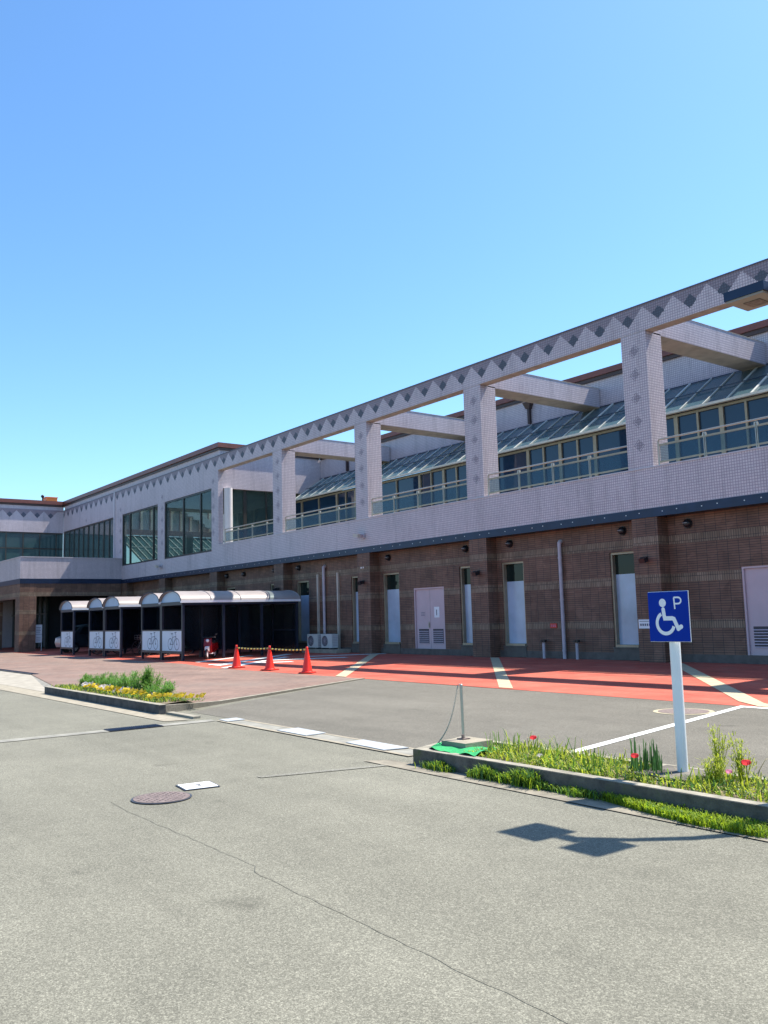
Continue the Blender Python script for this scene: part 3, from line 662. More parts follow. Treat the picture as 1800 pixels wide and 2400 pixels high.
for z, xx in ((7.66,-59.7),(6.6,-57.5),(5.6,-55.4)): sg.box(xx-.03, xx+.03, 21.9, 40, z, z+.05)
part(sg, 'glass_roof_bar', 'awning_bar')
arc = MB(); pts = []
for i in range(15):
    t = i/14; y = 23.6+6.4*t; pts.append((-59.2, y, 10.75-2.9*t**1.7))
for i in range(14):
    (xa, ya, za), (xb, yb, zb) = pts[i], pts[i+1]
    arc.add([(xa,ya,za),(xb,yb,zb),(xb,yb,zb-.55),(xa,ya,za-.75),(xa-.5,ya,za),(xb-.5,yb,zb),(xb-.5,yb,zb-.55),(xa-.5,ya,za-.75)], [(0,3,2,1),(0,1,5,4),(3,7,6,2)])
part(arc, 'court_arch', pm('pale_arch', (.42,.45,.42), .1, 2, .6))
part(MB().box(-53.4, -40.6, 20.3, 27.5, 8.62, 8.75), 'inner_ceiling', pm('olive_ceiling', (.22,.22,.17), .2, 1, .8))
part(MB().box(-53.4, -40.6, 27.5, 27.7, 4.2, 8.75), 'inner_partition', pm('inner_plaster', (.15,.16,.13), .2, 1, .8))
pm_ = MB()
for x_ in (-52.6,-50.3,-48.0,-45.7,-43.4,-41.2): pm_.box(x_-.12, x_+.12, 27.38, 27.498, 4.2, 8.6)
part(pm_, 'inner_frame', 'bronze')
part(MB().box(-51.3, -50.9, 23.0, 23.4, 4.2, 6.9), 'inner_pier', 'inner_wall')
part(MB().box(-65.0, -60.3, 21.6, 21.8, 4.2, 10.1), 'inner_partition', 'interior')
# ---- west wing facing the forecourt
XW = -65.5
wg = MB().box(XW-.3, XW, 2, YF-.002, 8.18, 10.10).box(XW-.3, XW, 2, YF-.002, 0, 5.5)
part(wg, 'wing_wall', 'tile')
bandp = MB(); y = 2.5
pu, pv = [], []
zz = MB()
y = YF-.9-.03
while y > 2.5:
    zz.add([(XW+.012,y,9.62),(XW+.012,y+.20,9.42),(XW+.012,y,9.22),(XW+.012,y-.20,9.42)], [(0,1,2,3)], 1)
    zz.add([(XW+.006,y,9.24),(XW+.006,y+.472,9.72),(XW+.006,y-.472,9.72)], [(0,1,2)], 0)
    y -= .945
zz.box(XW+.001, XW+.02, 2, YF-.01, 9.72, 9.84, 0)
part(zz, 'tile_pattern', [pm('dark_tile', (.25,.20,.23), .1, 6, .4), pm('darkest_tile', (.085,.085,.115), .1, 6, .4)])
part(MB().box(XW-.25, XW-.05, 2, YF-.002, 5.5, 8.18), 'glazing', 'glass_teal')
wm = MB(); y = YF-.5
while y > 3: wm.box(XW-.06, XW-.01, y-.03, y+.03, 5.5, 8.18); y -= 1.15
wm.box(XW-.06, XW-.012, 2, YF-.01, 6.98, 7.06).box(XW-.06, XW-.012, 2, YF-.01, 8.08, 8.178)
part(wm, 'mullion', 'bronze_dark')
part(MB().box(XW-8, XW+.07, 2, YF-.075, 10.102, 10.24).box(XW-8, XW+.15, 2, YF-.075, 10.242, 10.50, 1), 'roof_edge', ['roof_dark', 'roof'])
# ---- entrance canopy
XC, Y0 = -53.6, 13.87
cn = MB().box(-66, XC, Y0, Y0+.2, 4.25, 5.5).box(XC-.2, XC, Y0+.2, YF-.003, 4.25, 5.5).box(XW+.02, XC-.2, Y0+.2, YF-.003, 4.3, 4.6)
part(cn, 'canopy', 'tile'); part(MB().box(-66, XC+.03, Y0-.03, Y0+.22, 5.502, 5.54).box(XC-.22, XC+.03, Y0+.22, YF-.003, 5.502, 5.54), 'coping', 'sill')
part(MB().box(-66, XC+.02, Y0-.02, Y0+.25, 3.96, 4.248).box(XC-.25, XC+.02, Y0+.25, YF-.03, 3.96, 4.248), 'eaves_band', 'navy')
part(MB().box(XC-.30, XC-.01, Y0+.94, YF-.02, 3.22, 3.957).box(-66, XC-.95, Y0+.01, Y0+.25, 3.1, 3.957), 'lintel', 'brick')
part(MB().box(XC-.94, XC-.005, Y0+.004, Y0+.935, -.02, 3.957), 'brick_pier', 'brick')
part(MB().box(XC-8.5, XC-7.6, Y0+.004, Y0+.935, -.02, 3.09), 'brick_pier', 'brick')
part(MB().box(-66, XC-3.6, 16.5, 16.6, 0, 3.9), 'glazing', 'glass_dark')
em = MB()
for x in [-57.4-1.05*i for i in range(8)]: em.box(x-.03, x+.03, 16.42, 16.49, 0, 3.9)
em.box(-66, -57.25, 16.42, 16.488, 2.2, 2.27)
part(em, 'mullion', 'bronze_dark')
part(MB().box(XC-4.0, XC-3.7, 16.61, YW-.01, 0, 3.9), 'inner_partition', 'interior')
part(MB().box(-66, XC-.31, Y0+.26, YF-.03, 3.91, 3.955), 'canopy_ceiling', 'interior')

# ---- cameras under the parapet
for x, lab in ((-27.75, 'small grey wall camera under the parapet beside the fourth column from the right'), (-47.4, 'small grey wall camera under the parapet between the two big windows')):
    e = empty('security_camera', (x, YF-.01, 4.62), 0, lab, 'camera')
    MB().box(-.09, .09, -.04, 0, -.09, .12).box(-.02, .02, -.22, -.03, .03, .07).build('bracket', 'pipe', e)
    MB().obox((-.14,-.24,.03), (.20,-.03,-.03), (.0,.065,0), (.01,0,.065)).build('housing', 'pipe_tan', e)
    MB().cyl((-.38,-.20,.06), (-.335,-.21,.055), .05, 12).build('lens', 'black', e)

# ================================================================== BICYCLE SHEDS
def bike_symbol(mb, fn, h, s=1.0, mi=0):
    wr = .19*s; c1, c2 = (-.27*s, .21*s), (.27*s, .21*s)
    for i, c in enumerate((c1, c2)):
        mb.ribbon([(c[0]+wr*math.cos(t), c[1]+wr*math.sin(t)) for t in [2*PI*k/28 for k in range(28)]], .024*s, fn, h, True, mi)
        mb.disc(c, .035*s, fn, h+.0006, 12, mi)
    bb = (-.02*s, .20*s); st = (-.11*s, .47*s); hd = (.19*s, .47*s)
    mb.ribbon([c1, bb, hd, (st[0]+.02*s, st[1]-.03*s), c1], .020*s, fn, h+.0012, False, mi)
    mb.ribbon([bb, (st[0]-.02*s, st[1]+.08*s)], .020*s, fn, h+.0018, False, mi)
    mb.ribbon([c2, (.17*s, .56*s), (.10*s, .60*s)], .022*s, fn, h+.0024, False, mi)
    mb.ribbon([(-.21*s, .56*s), (-.05*s, .56*s)], .03*s, fn, h+.003, False, mi)
    mb.ribbon([(.10*s, .60*s), (.24*s, .61*s)], .022*s, fn, h+.003, False, mi)
SW, SL = 1.95, 5.1
def make_shed():
    e = empty('bicycle_shed', (0,0,0))
    hw = SW/2
    for sx in (-1, 1):
        for y in (0.0, 1.7, 3.4, 5.05):
            MB().box(sx*hw-.045, sx*hw+.045, y-.045, y+.045, 0, 2.12).build('post', 'navy_dark', e)
    fr = MB().box(-hw-.05, hw+.05, -.06, .02, 2.12, 2.25).box(-hw-.06, -hw+.04, .02, SL, 2.12, 2.24).box(hw-.04, hw+.06, .02, SL, 2.12, 2.24)
    fr.box(-hw, hw, SL-.06, SL, 2.12, 2.24).box(-hw+.05, hw-.05, 5.02, 5.08, 1.0, 1.06)
    fr.build('frame', 'navy_dark', e)
    R = [( (hw+.08)*math.cos(t), 2.26+.42*math.sin(t)) for t in [PI*i/18 for i in range(19)]]
    rf = MB(); n = len(R)
    vs = [(x, -.12, z) for x, z in R]+[(x, SL+.1, z) for x, z in R]+[(x*.985, -.12, z-.02) for x, z in R]+[(x*.985, SL+.1, z-.02) for x, z in R]
    rf.add(vs, [(i, i+1, n+i+1, n+i) for i in range(n-1)], 0, True)
    rf.add(vs, [(2*n+i+1, 2*n+i, 3*n+i, 3*n+i+1) for i in range(n-1)], 0, True)
    rf.add(vs, [(i, 2*n+i, 2*n+i+1, i+1) for i in range(n-1)], 0)
    ro = rf.build('roof', 'shed_roof', e)
    for y in (-.13, 1.15, 2.45, 3.75, SL+.08):
        MB().tube([(x*1.004, y, z+.004) for x, z in R], .018, 6).build('roof_rib', 'navy_dark' if y < 0 else 'shed_roof', ro)
    MB().box(hw+.03, hw+.10, -.13, SL+.1, 2.20, 2.29).build('eaves_gutter', 'white_metal', ro)
    MB().add([(x*.96, -.03, z-.02) for x, z in R]+[(x*.96, -.015, z-.02) for x, z in R], [tuple(range(n)), tuple(range(n, 2*n))[::-1]]).build('gable_panel', 'gable', e)
    p = MB().box(-hw+.05, hw-.05, -.035, -.012, .36, 1.13).build('sign_panel', 'shed_panel', e)
    sb = MB(); bike_symbol(sb, lambda u, v, h: (u, -.0362-h, v), 0.0, 1.15)
    so_ = sb.build('bicycle_symbol', 'symbol', p); so_.location = (.18, 0, .38)
    MB().box(-hw-.01, -hw+.01, .05, 5.0, .30, 2.1).build('added_side_shade', 'shade_panel', e)  # sheet added along the left side to darken the inside
    MB().box(-hw+.05, hw-.05, 5.03, 5.05, .30, 2.1).build('added_back_shade', 'shade_panel', e)  # rear sheet, likewise added to deepen the interior shade
    MB().box(-hw+.05, hw-.05, -.045, -.005, .27, .36).box(-hw+.05, hw-.05, -.045, -.005, 1.132, 1.18).build('panel_rail', 'navy_dark', e)
    return e
shed0 = make_shed()
sheds = [(-32.76, 'rightmost arched bicycle shed, nearest the traffic cones, red scooter inside'),
         (-34.83, 'second arched bicycle shed from the right, joined to the rightmost one'),
         (-39.27, 'middle arched bicycle shed, third of five, right one of the middle pair'),
         (-41.4, 'second arched bicycle shed from the left, left one of the middle pair'),
         (-45.75, 'leftmost arched bicycle shed, standing alone by the silver car')]
for i, (x, lab) in enumerate(sheds):
    e = shed0 if i == 0 else copy_tree(shed0)
    e.location = (x, 14.2, gz(14.2)+.01); tag(e, lab, 'bicycle shed', 'arched bicycle sheds with bicycle signs')

def make_bike():
    e = empty('bicycle', (0,0,0)); r = .32
    for x in (-.52, .52):
        wl = MB().tube([(x+r*math.cos(t), 0, r+.01+r*math.sin(t)) for t in [2*PI*k/28 for k in range(28)]], .018, 6, closed=True).build('wheel', 'rubber', e)
        sp = MB()
        for k in range(12):
            t = 2*PI*k/12; sp.cyl((x, 0, r+.01), (x+(r-.02)*math.cos(t), 0, r+.01+(r-.02)*math.sin(t)), .0025, 4)
        sp.build('spokes', 'stainless', wl)
    f = MB(); bb = (-.08,0,.30); st = (-.20,0,.74); hd = (.36,0,.78); h2 = (.38,0,.66)
    for a, b in ((bb,st),(bb,h2),(st,hd),((-.52,0,.33),bb),((-.52,0,.33),(-.18,0,.66)),((.52,0,.33),(.36,0,.82))): f.cyl(a, b, .016, 8)
    f.cyl((.36,0,.78),(.34,0,.98),.014,8).cyl(st,(-.23,0,.86),.013,8)
    f.build('frame', 'steel_plate', e)
    MB().tube([(.22,-.27,1.0),(.33,-.2,1.02),(.36,0,.98),(.33,.2,1.02),(.22,.27,1.0)], .013, 6).build('handlebar', 'stainless', e)
    MB().sphere((-.24,0,.89), .12, 10, 6, 0, (1,.6,.3)).build('saddle', 'seat_black', e)
    bk = MB()
    for z in (.72, .80, .90): bk.tube([(.40,-.17,z),(.66,-.17,z),(.66,.17,z),(.40,.17,z)], .006, 4, closed=True)
    for p in ((.40,-.17),(.66,-.17),(.66,.17),(.40,.17),(.53,-.17),(.53,.17)): bk.cyl((p[0],p[1],.72),(p[0],p[1],.90),.005,4)
    bk.build('basket', 'stainless', e)
    return e
b0 = make_bike()
bl = [(-37.3,15.4,1.5,'bicycle parked in the gap between the second and third bicycle sheds from the right'),
      (-36.6,16.0,1.62,'bicycle behind the one in the gap right of the middle pair of sheds'),
      (-43.0,15.3,1.45,'bicycle with basket just left of the middle pair of bicycle sheds'),
      (-43.7,15.5,1.6,'bicycle nearest the leftmost bicycle shed, front wheel outwards'),
      (-44.3,16.2,1.5,'bicycle deepest in the shade beside the leftmost shed'),
      (-39.5,16.0,1.57,'bicycle stored inside the right one of the middle pair of sheds')]
for i, (x, y, r, lab) in enumerate(bl):
    e = b0 if i == 0 else copy_tree(b0)
    e.location = (x, y, gz(y)+.01); e.rotation_euler = (0, 0, -r); tag(e, lab, 'bicycle', 'bicycles parked by the sheds')

# scooter in the right-hand shed
e = empty('motor_scooter', (-32.0, 15.45, gz(15)+.01), -.75, 'red and white motor scooter parked at the open side of the rightmost shed', 'scooter')
for x in (-.55, .55):
    wl = MB().tube([(x+.19*math.cos(t), 0, .24+.19*math.sin(t)) for t in [2*PI*k/24 for k in range(24)]], .05, 8, closed=True).build('wheel', 'rubber', e)
    MB().cyl((x,-.035,.24),(x,.035,.24),.12,16).build('rim', 'white_metal', wl)
bd = MB(); fn = lambda u, v, h: (u, h, v)
bd.prism([(-.75,.42),(-.2,.30),(.05,.28),(.05,.36),(-.1,.44),(-.15,.70),(-.62,.74),(-.82,.60)], -.13, .13, fn)
bd.prism([(.30,.30),(.38,.28),(.50,.62),(.42,.92),(.34,.95),(.36,.62)], -.17, .17, fn)
bd.build('body', 'scooter_red', e)
MB().prism([(-.12,.24),(.34,.24),(.34,.29),(-.12,.29)], -.15, .15, fn).prism([(.42,.34),(.60,.42),(.62,.54),(.47,.60)], -.09, .09, fn).build('leg_shield', 'white_metal', e)
MB().prism([(-.70,.745),(-.16,.705),(-.14,.76),(-.30,.80),(-.68,.82)], -.12, .12, fn).build('seat', 'seat_black', e)
MB().tube([(.25,-.32,.98),(.36,-.15,1.0),(.38,0,.98),(.36,.15,1.0),(.25,.32,.98)], .018, 8).build('handlebar', 'black', e)
MB().sphere((.47,0,.84), .075, 12, 8).build('headlight', 'white_metal', e)
MB().cyl((.40,0,.9),(.55,0,.24),.025,8).build('fork', 'stainless', e)
for s in (-1, 1): MB().sphere((.30,s*.34,1.12), .05, 10, 6, 0, (.4,1,.7)).cyl((.30,s*.26,1.0),(.30,s*.34,1.10),.007,6).build('mirror', 'black', e)

e.scale = (.85, .85, .85)
# silver car behind the leftmost shed
e = empty('parked_car', (-48.2, 16.2, .03), -PI/2, 'small silver car half hidden behind the leftmost bicycle shed', 'car')
prof = [(-1.65,.30),(1.62,.30),(1.70,.55),(1.66,.80),(1.25,.92),(.72,1.40),(.35,1.48),(-1.30,1.46),(-1.58,1.15),(-1.68,.62)]
cb = MB(); ws = [.70,.70,.72,.72,.71,.60,.58,.58,.64,.72]; n = len(prof)
vs = [(x, -wd, z) for (x, z), wd in zip(prof, ws)]+[(x, wd, z) for (x, z), wd in zip(prof, ws)]
cb.add(vs, [tuple(range(n))[::-1], tuple(range(n, 2*n))], 0); cb.add(vs, [(i, (i+1) % n, n+(i+1) % n, n+i) for i in range(n)], 0, False)
o = cb.build('body', 'silver_car', e)
bv = o.modifiers.new('soft edges', 'BEVEL'); bv.width = .05; bv.segments = 3; bv.limit_method = 'ANGLE'; bv.angle_limit = math.radians(25)
for s in (-1, 1):
    MB().add([(-1.35,s*.668,.98),(.85,s*.685,.98),(.62,s*.622,1.34),(-1.25,s*.615,1.36)], [(0,1,2,3)]).build('side_window', 'glass_dark', e)
    MB().box(1.60,1.69,s*.62-.12*(s>0)-.0,s*.62+.12*(s<0),.62,.76).build('headlight', 'white_metal', e)
    MB().box(-1.685,-1.62,s*.68-.10*(s>0),s*.68+.10*(s<0),.70,.95).build('tail_light', 'red_sign', e)
MB().add([(1.27,-.60,.95),(1.27,.60,.95),(.78,.54,1.36),(.78,-.54,1.36)], [(0,1,2,3)]).build('windscreen', 'glass_dark', e)
MB().add([(-1.60,-.55,1.02),(-1.60,.55,1.02),(-1.42,.50,1.38),(-1.42,-.50,1.38)], [(0,3,2,1)]).build('rear_window', 'glass_dark', e)
for x in (-1.1, 1.1):
    for s in (-1, 1):
        wl = MB().cyl((x, s*.60, .28), (x, s*.735, .28), .28, 22).build('wheel', 'rubber', e)
        MB().cyl((x, s*.736, .28), (x, s*.742, .28), .17, 18).build('rim', 'steel_plate', wl)

# notice board at the entrance
e = empty('notice_stand', (-54.2, 15.12, .02), PI/2, 'white notice board on two legs in the dark entrance beside the brick pier', 'notice board')
for s in (-1, 1): MB().box(s*.17-.015, s*.17+.015, -.015, .015, 0, 1.55).build('leg', 'white_metal', e)
nb = MB().box(-.20,.20,-.03,-.016,.50,1.55); nb.box(-.19,.19,-.034,-.031,.98,1.0,1)
for j in range(4): nb.box(-.14,.10+.02*(j%2),-.034,-.031,1.10+.09*j,1.125+.09*j,1)
for j in range(3): nb.box(-.13,.12,-.034,-.031,.60+.10*j,.615+.10*j,1)
nb.build('board', ['paper', 'symbol'], e)

# air conditioners
def make_ac():
    e = empty('air_conditioner', (0,0,0))
    MB().box(-.40,.40,-.15,.15,.05,.60).build('casing', 'ac', e)
    g = MB()
    for r in (.06,.11,.16,.21): g.tube([(-.12+r*math.cos(t), -.158, .325+r*math.sin(t)) for t in [2*PI*k/28 for k in range(28)]], .006, 5, closed=True)
    for k in range(8): t = PI*k/8; g.cyl((-.12-.21*math.cos(t),-.158,.325-.21*math.sin(t)),(-.12+.21*math.cos(t),-.158,.325+.21*math.sin(t)),.004,4)
    g.build('fan_grille', 'pipe', e)
    MB().cyl((-.12,-.1515,.325),(-.12,-.1505,.325),.215,28).build('fan', 'black', e)
    lv = MB()
    for k in range(7): lv.box(.4005,.403,-.12,.12,.12+.065*k,.15+.065*k)
    lv.build('side_louver', 'pipe', e)
    MB().box(-.36,-.28,-.14,.14,0,.05).box(.28,.36,-.14,.14,0,.05).build('foot', 'rubber', e)
    return e
ac0 = make_ac(); ac0.location = (-30.24, 19.85, .26); tag(ac0, 'ivory air conditioner unit at the foot of the thick grey pipe', 'air conditioner', 'outdoor air conditioner units')
a1 = copy_tree(ac0); a1.location = (-31.30, 19.85, .26); tag(a1, 'ivory air conditioner unit nearer the bicycle sheds, left of the thick pipe', 'air conditioner', 'outdoor air conditioner units')
tag(MB().box(-32.0,-29.4,19.6,20.32,.02,.255).build('concrete_plinth', 'concrete'), 'low concrete plinth under the two air conditioner units', 'plinth')

# two short standpipes by the wall
for i, (x, lab) in enumerate(((-18.87, 'short grey standpipe with cap, left of the tall wall pipe and under the red plate'), (-17.56, 'short grey standpipe with cap, right of the tall wall pipe'))):
    e = empty('standpipe', (x, 20.18, .10), 0, lab, 'standpipe', 'standpipes at the foot of the wall')
    MB().cyl((0,0,0),(0,0,.50),.045,12).build('pipe', 'pipe', e)
    MB().cyl((0,0,.50),(0,0,.57),.10,14).cyl((0,-.02,.535),(0,-.12,.535),.04,10).build('cap', 'black', e)

# ================================================================== CONES AND BARS
def make_cone():
    e = empty('traffic_cone', (0,0,0))
    MB().lathe([(.15,.03),(.14,.05),(.035,.66),(.033,.70),(.024,.715),(.0,.715)], n=28).build('cone', 'cone_red', e)
    MB().box(-.19,.19,-.19,.19,.006,.032).lathe([(.165,.032),(.15,.06)], n=24).build('base', 'cone_red', e)
    MB().box(-.21,.21,-.21,.21,0,.0055).build('weight', 'rubber', e)
    return e
c0 = make_cone()
for i, (x, y, lab) in enumerate(((-25.45,13.18,'leftmost of the three orange red traffic cones'),(-23.25,13.13,'middle one of the three orange red traffic cones'),(-20.98,13.02,'rightmost and nearest of the three orange red traffic cones'))):
    e = c0 if i == 0 else copy_tree(c0)
    e.location = (x, y, gz(y)+.012); e.rotation_euler = (0,0,.1+.3*i); tag(e, lab, 'traffic cone', 'traffic cones along the red pavement')
for (xa, ya, xb, yb, lab) in ((-25.40,13.18,-23.30,13.13,'striped yellow and black bar hanging between the left and middle cones'),(-23.20,13.13,-21.03,13.02,'striped yellow and black bar hanging between the middle and right cones')):
    e = empty('cone_bar', (xa, ya, .64), 0, lab, 'barrier bar', 'striped bars between the cones')
    L = 20; p = [np.array([(xb-xa)*t, (yb-ya)*t, -.02*math.sin(PI*t)+.01*t]) for t in [i/L for i in range(L+1)]]
    a_, b_ = MB(), MB()
    for i in range(L): (a_ if i % 2 else b_).cyl(p[i], p[i+1], .022, 10)
    a_.build('yellow_band', 'bar_yellow', e); b_.build('black_band', 'rubber', e)
    rr = MB()
    for q in (p[0], p[-1]): rr.tube([(q[0]+.055*math.cos(t), q[1]+.055*math.sin(t), q[2]) for t in [2*PI*k/16 for k in range(16)]], .012, 6, closed=True)
    rr.build('end_ring', 'rubber', e)

# ================================================================== PARKING SIGN
e = empty('parking_sign', (-4.545, 6.45, .15), 0, 'blue wheelchair parking sign on a white pole in the right flower bed', 'sign')
MB().cyl((0,0,0),(0,0,1.48),.0445,28).cyl((0,0,1.48),(0,0,1.485),.047,28).build('pole', 'pole_white', e)
pw, ph, zb = .388, .415, 1.08
pl = MB().box(-pw/2, pw/2, -.066, -.056, zb, zb+ph)
o = pl.build('sign_plate', 'blue_sign', e)
MB().box(-pw/2-.004, pw/2+.004, -.0555, -.050, zb-.004, zb+ph+.004).box(-.07,.07,-.0495,-.044,zb+.1,zb+.13).box(-.07,.07,-.0495,-.044,zb+.3,zb+.33).build('back_frame', 'white_metal', e)
sb = MB(); fn = lambda u, v, h: (-pw/2+u*pw, -.0665-h, zb+v*pw*1.035+.002)
sb.disc((.372,.80), .088, fn, 0, 32)
sb.ribbon([(.383,.665),(.395,.55),(.41,.475),(.60,.475),(.64,.46),(.735,.255)], .088, fn, .0003)
sb.ribbon([(.715,.275),(.745,.262),(.81,.305)], .088, fn, .0006); sb.disc((.383,.665), .044, fn, .0009, 20); sb.disc((.81,.300), .046, fn, .0009, 20); sb.disc((.735,.255), .044, fn, .0012, 20)
sb.ribbon([(.425+.215*math.cos(math.radians(a)), .375+.215*math.sin(math.radians(a))) for a in range(117, 343, 5)], .074, fn, .0015)
sb.build('wheelchair_symbol', 'paper', o)
pb = MB()
pb.ribbon([(.680,.665),(.672,.78),(.665,.905)], .034, fn, 0)
pb.ribbon([(.665,.905),(.76,.905)]+[(.765+.075*math.cos(math.radians(a)), .84+.065*math.sin(math.radians(a))) for a in range(80, -95, -10)]+[(.675,.775)], .034, fn, .0003)
pb.build('letter_p', 'paper', o)
tag(MB().box(-4.82,-4.30,6.12,6.62,.10,.165).build('concrete_footing', 'kerb'), 'flat concrete footing under the blue sign pole', 'footing')

# street lamp to the right, heads over the road
e = empty('street_lamp', (-3.12, 7.08, 0), 0, 'dark street lamp whose square head enters the picture at the right edge', 'street lamp')
MB().tube([(0,0,0),(0,0,2.0),(-.02,0,2.6),(-.12,0,3.2),(-.30,0,3.75),(-.52,0,4.14),(-.56,0,4.20)], [.07,.065,.055,.05,.045,.04,.035], 14).build('pole', 'navy', e)
MB().box(-.62,-.44,-.05,.05,4.15,4.21).build('arm', 'navy', e)
for xa, xb in ((-1.00,-.63),(-.43,-.12)):
    h = MB().box(xa, xb, -.21, .15, 4.14, 4.22).build('lamp_head', 'navy', e)
    MB().box(xa+.015, xb-.015, -.20, .14, 4.12, 4.139).build('diffuser_plate', 'lamp_plate', h)
    MB().box((xa+xb)/2-.075, (xa+xb)/2+.075, -.09, .06, 4.112, 4.119).build('lens', 'rust_iron', h)

# ================================================================== CHAIN POST
e = empty('chain_post', (-7.06, 6.28, .21), 0, 'short stainless chain post on a concrete block at the corner of the right bed', 'post')
MB().cyl((0,0,0),(-.01,0,.55),.017,14).sphere((-.01,0,.55), .018, 12, 6).build('tube', 'stainless', e)
MB().box(-.05,.05,-.05,.05,0,.012).cyl((.02,-.03,.012),(.02,-.03,.05),.014,8).build('base_plate', 'rust_iron', e)
MB().tube([(-.01,0,.535),(-.03,-.01,.57),(-.045,-.02,.55),(-.035,-.02,.53)], .005, 6).build('hook', 'stainless', e)
e = empty('chain', (-7.10, 6.26, .76), 0, 'thin steel chain hanging from the short post down onto the green mat', 'chain')
A0 = np.array([0,0,0.]); A1 = np.array([-.13,-.20,-.595]); ch = MB(); nl = 34
P_ = [A0+(A1-A0)*t+np.array([.02*math.sin(PI*t), 0.01*math.sin(PI*t), -.075*math.sin(PI*t)]) for t in [i/nl for i in range(nl+1)]]
for i in range(nl):
    c = (P_[i]+P_[i+1])/2; d = P_[i+1]-P_[i]; d /= np.linalg.norm(d); a = np.cross(d, (1,0,0) if i % 2 else (0,1,0)); a /= np.linalg.norm(a)
    ch.tube([c+d*.013*math.cos(t)+a*.0065*math.sin(t) for t in [2*PI*k/10 for k in range(10)]], .0026, 5, closed=True)
ch.build('links', 'stainless', e)
tag(MB().box(-7.17,-6.80,6.07,6.45,.10,.21).build('concrete_block', 'gutter'), 'pale concrete block carrying the short chain post', 'block')
gm = MB(); nx, ny = 26, 14; vs = []
for j in range(ny+1):
    for i in range(nx+1):
        u, v = i/nx, j/ny; x = -7.10-.20*v+u*(.74+.02*v); y = 5.79+v*.50+.03*u*v
        if v < .3 and u < .2: y += .05*(1-u/.2)*(1-v/.3)
        z = .168+.010*math.sin(9*u+4*v)+.008*math.sin(17*u-7*v)+(.03 if u > .93 else 0)*math.sin(6*v)
        vs.append((x, y, z))
gm.add(vs, [(j*(nx+1)+i, j*(nx+1)+i+1, (j+1)*(nx+1)+i+1, (j+1)*(nx+1)+i) for j in range(ny) for i in range(nx)], 0, True)
tag(gm.build('artificial_turf', 'turf'), 'wrinkled bright green artificial grass mat at the corner of the right bed', 'mat')

# ---- right bed kerb
XB0, XB1 = -7.55, 5.0
kb = MB().box(-7.21, XB1, 5.72, 5.83, 0, .155).box(-7.50, XB1, 6.60, 6.70, 0, .150)
fn_ = lambda u, v, h: (u, v, h)
kb.prism([(-7.212,5.722),(-7.09,5.832),(-7.37,6.598),(-7.50,6.70),(-7.555,6.70)], 0, .153, fn_)
o = kb.build('planter_kerb', 'kerb_mossy'); tag(o, 'low weathered concrete kerb framing the right flower bed', 'kerb')
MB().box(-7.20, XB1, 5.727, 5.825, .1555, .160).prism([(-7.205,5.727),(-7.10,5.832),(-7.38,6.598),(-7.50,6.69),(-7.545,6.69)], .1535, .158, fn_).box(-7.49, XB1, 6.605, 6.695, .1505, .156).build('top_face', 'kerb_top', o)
struct('planter_soil', MB().quad((-7.12,5.83,.13),(XB1,5.83,.13),(XB1,6.60,.13),(-7.40,6.60,.13)), 'soil')

# ================================================================== COVERS IN THE ROAD
e = empty('manhole_cover', (-7.42, 3.12, .006), 0, 'round rusty brown manhole cover in the road at lower left', 'manhole cover')
mc = MB().cyl((0,0,0),(0,0,.004),.255,40); mc.build('rim', 'iron_dark', e)
mc = MB().cyl((0,0,.0042),(0,0,.008),.238,40)
for i in range(-6, 7):
    for j in range(-6, 7):
        if (i+j) % 2 == 0 and math.hypot(i, j) < 6.2: mc.box(i*.034-.013, i*.034+.013, j*.034-.006, j*.034+.006, .008, .0105)
mc.build('plate', 'rust_iron', e)
e = empty('manhole_cover', (-7.93, 11.36, .006), 0, 'round brown manhole cover with a cream ring behind the sign pole', 'manhole cover')
MB().cyl((0,0,0),(0,0,.004),.43,40).build('rim', 'tan_ring', e); MB().cyl((0,0,.0042),(0,0,.008),.36,40).build('plate', 'rust_iron', e)
e = empty('hydrant_cover', (-7.71, 3.59, .006), math.radians(-8), 'square white painted cover plate behind the round manhole', 'cover plate')
MB().box(-.155,.155,-.165,.165,0,.003).build('rim', 'iron_dark', e)
o = MB().box(-.14,.14,-.15,.15,.0032,.006).build('plate', 'white_line', e)
MB().box(-.04,-.005,-.02,.03,.0062,.008).box(.01,.04,-.005,.03,.0062,.008).build('mark', 'iron_dark', o)
for (pts, lab) in (([(-12.43,6.14),(-12.12,6.12),(-12.14,6.42),(-12.45,6.44)], 'pale steel cover plate at the far left end of the concrete channel'),
                   ([(-10.62,6.10),(-9.85,6.08),(-9.88,6.40),(-10.62,6.43)], 'pale steel cover plate in the middle of the concrete channel'),
                   ([(-8.95,6.08),(-8.12,6.03),(-8.05,6.33),(-8.98,6.36)], 'pale steel cover plate nearest the green mat')):
    mb = MB().prism(pts, .014, .022, lambda u, v, h: (u, v, h)); o = mb.build('drain_cover', 'steel_plate'); tag(o, lab, 'drain cover', 'steel plates over the channel')
gr = MB().box(-12.70,-12.40,4.46,5.25,.010,.012)
for k in range(26): gr.box(-12.69,-12.41,4.47+.03*k,4.48+.03*k,.012,.020,1)
tag(gr.build('drain_grating', ['iron_dark', 'navy']), 'long dark drain grating set in the pale strip across the road', 'grating')
gr = MB().box(-33.5,-28.4,7.70,7.98,.035,.037)
for k in range(84): gr.box(-33.49+.06*k,-33.47+.06*k,7.71,7.97,.037,.045,1)
tag(gr.build('drain_grating', ['iron_dark', 'navy_dark']), 'black drain grating along the pavement edge at far left', 'grating')
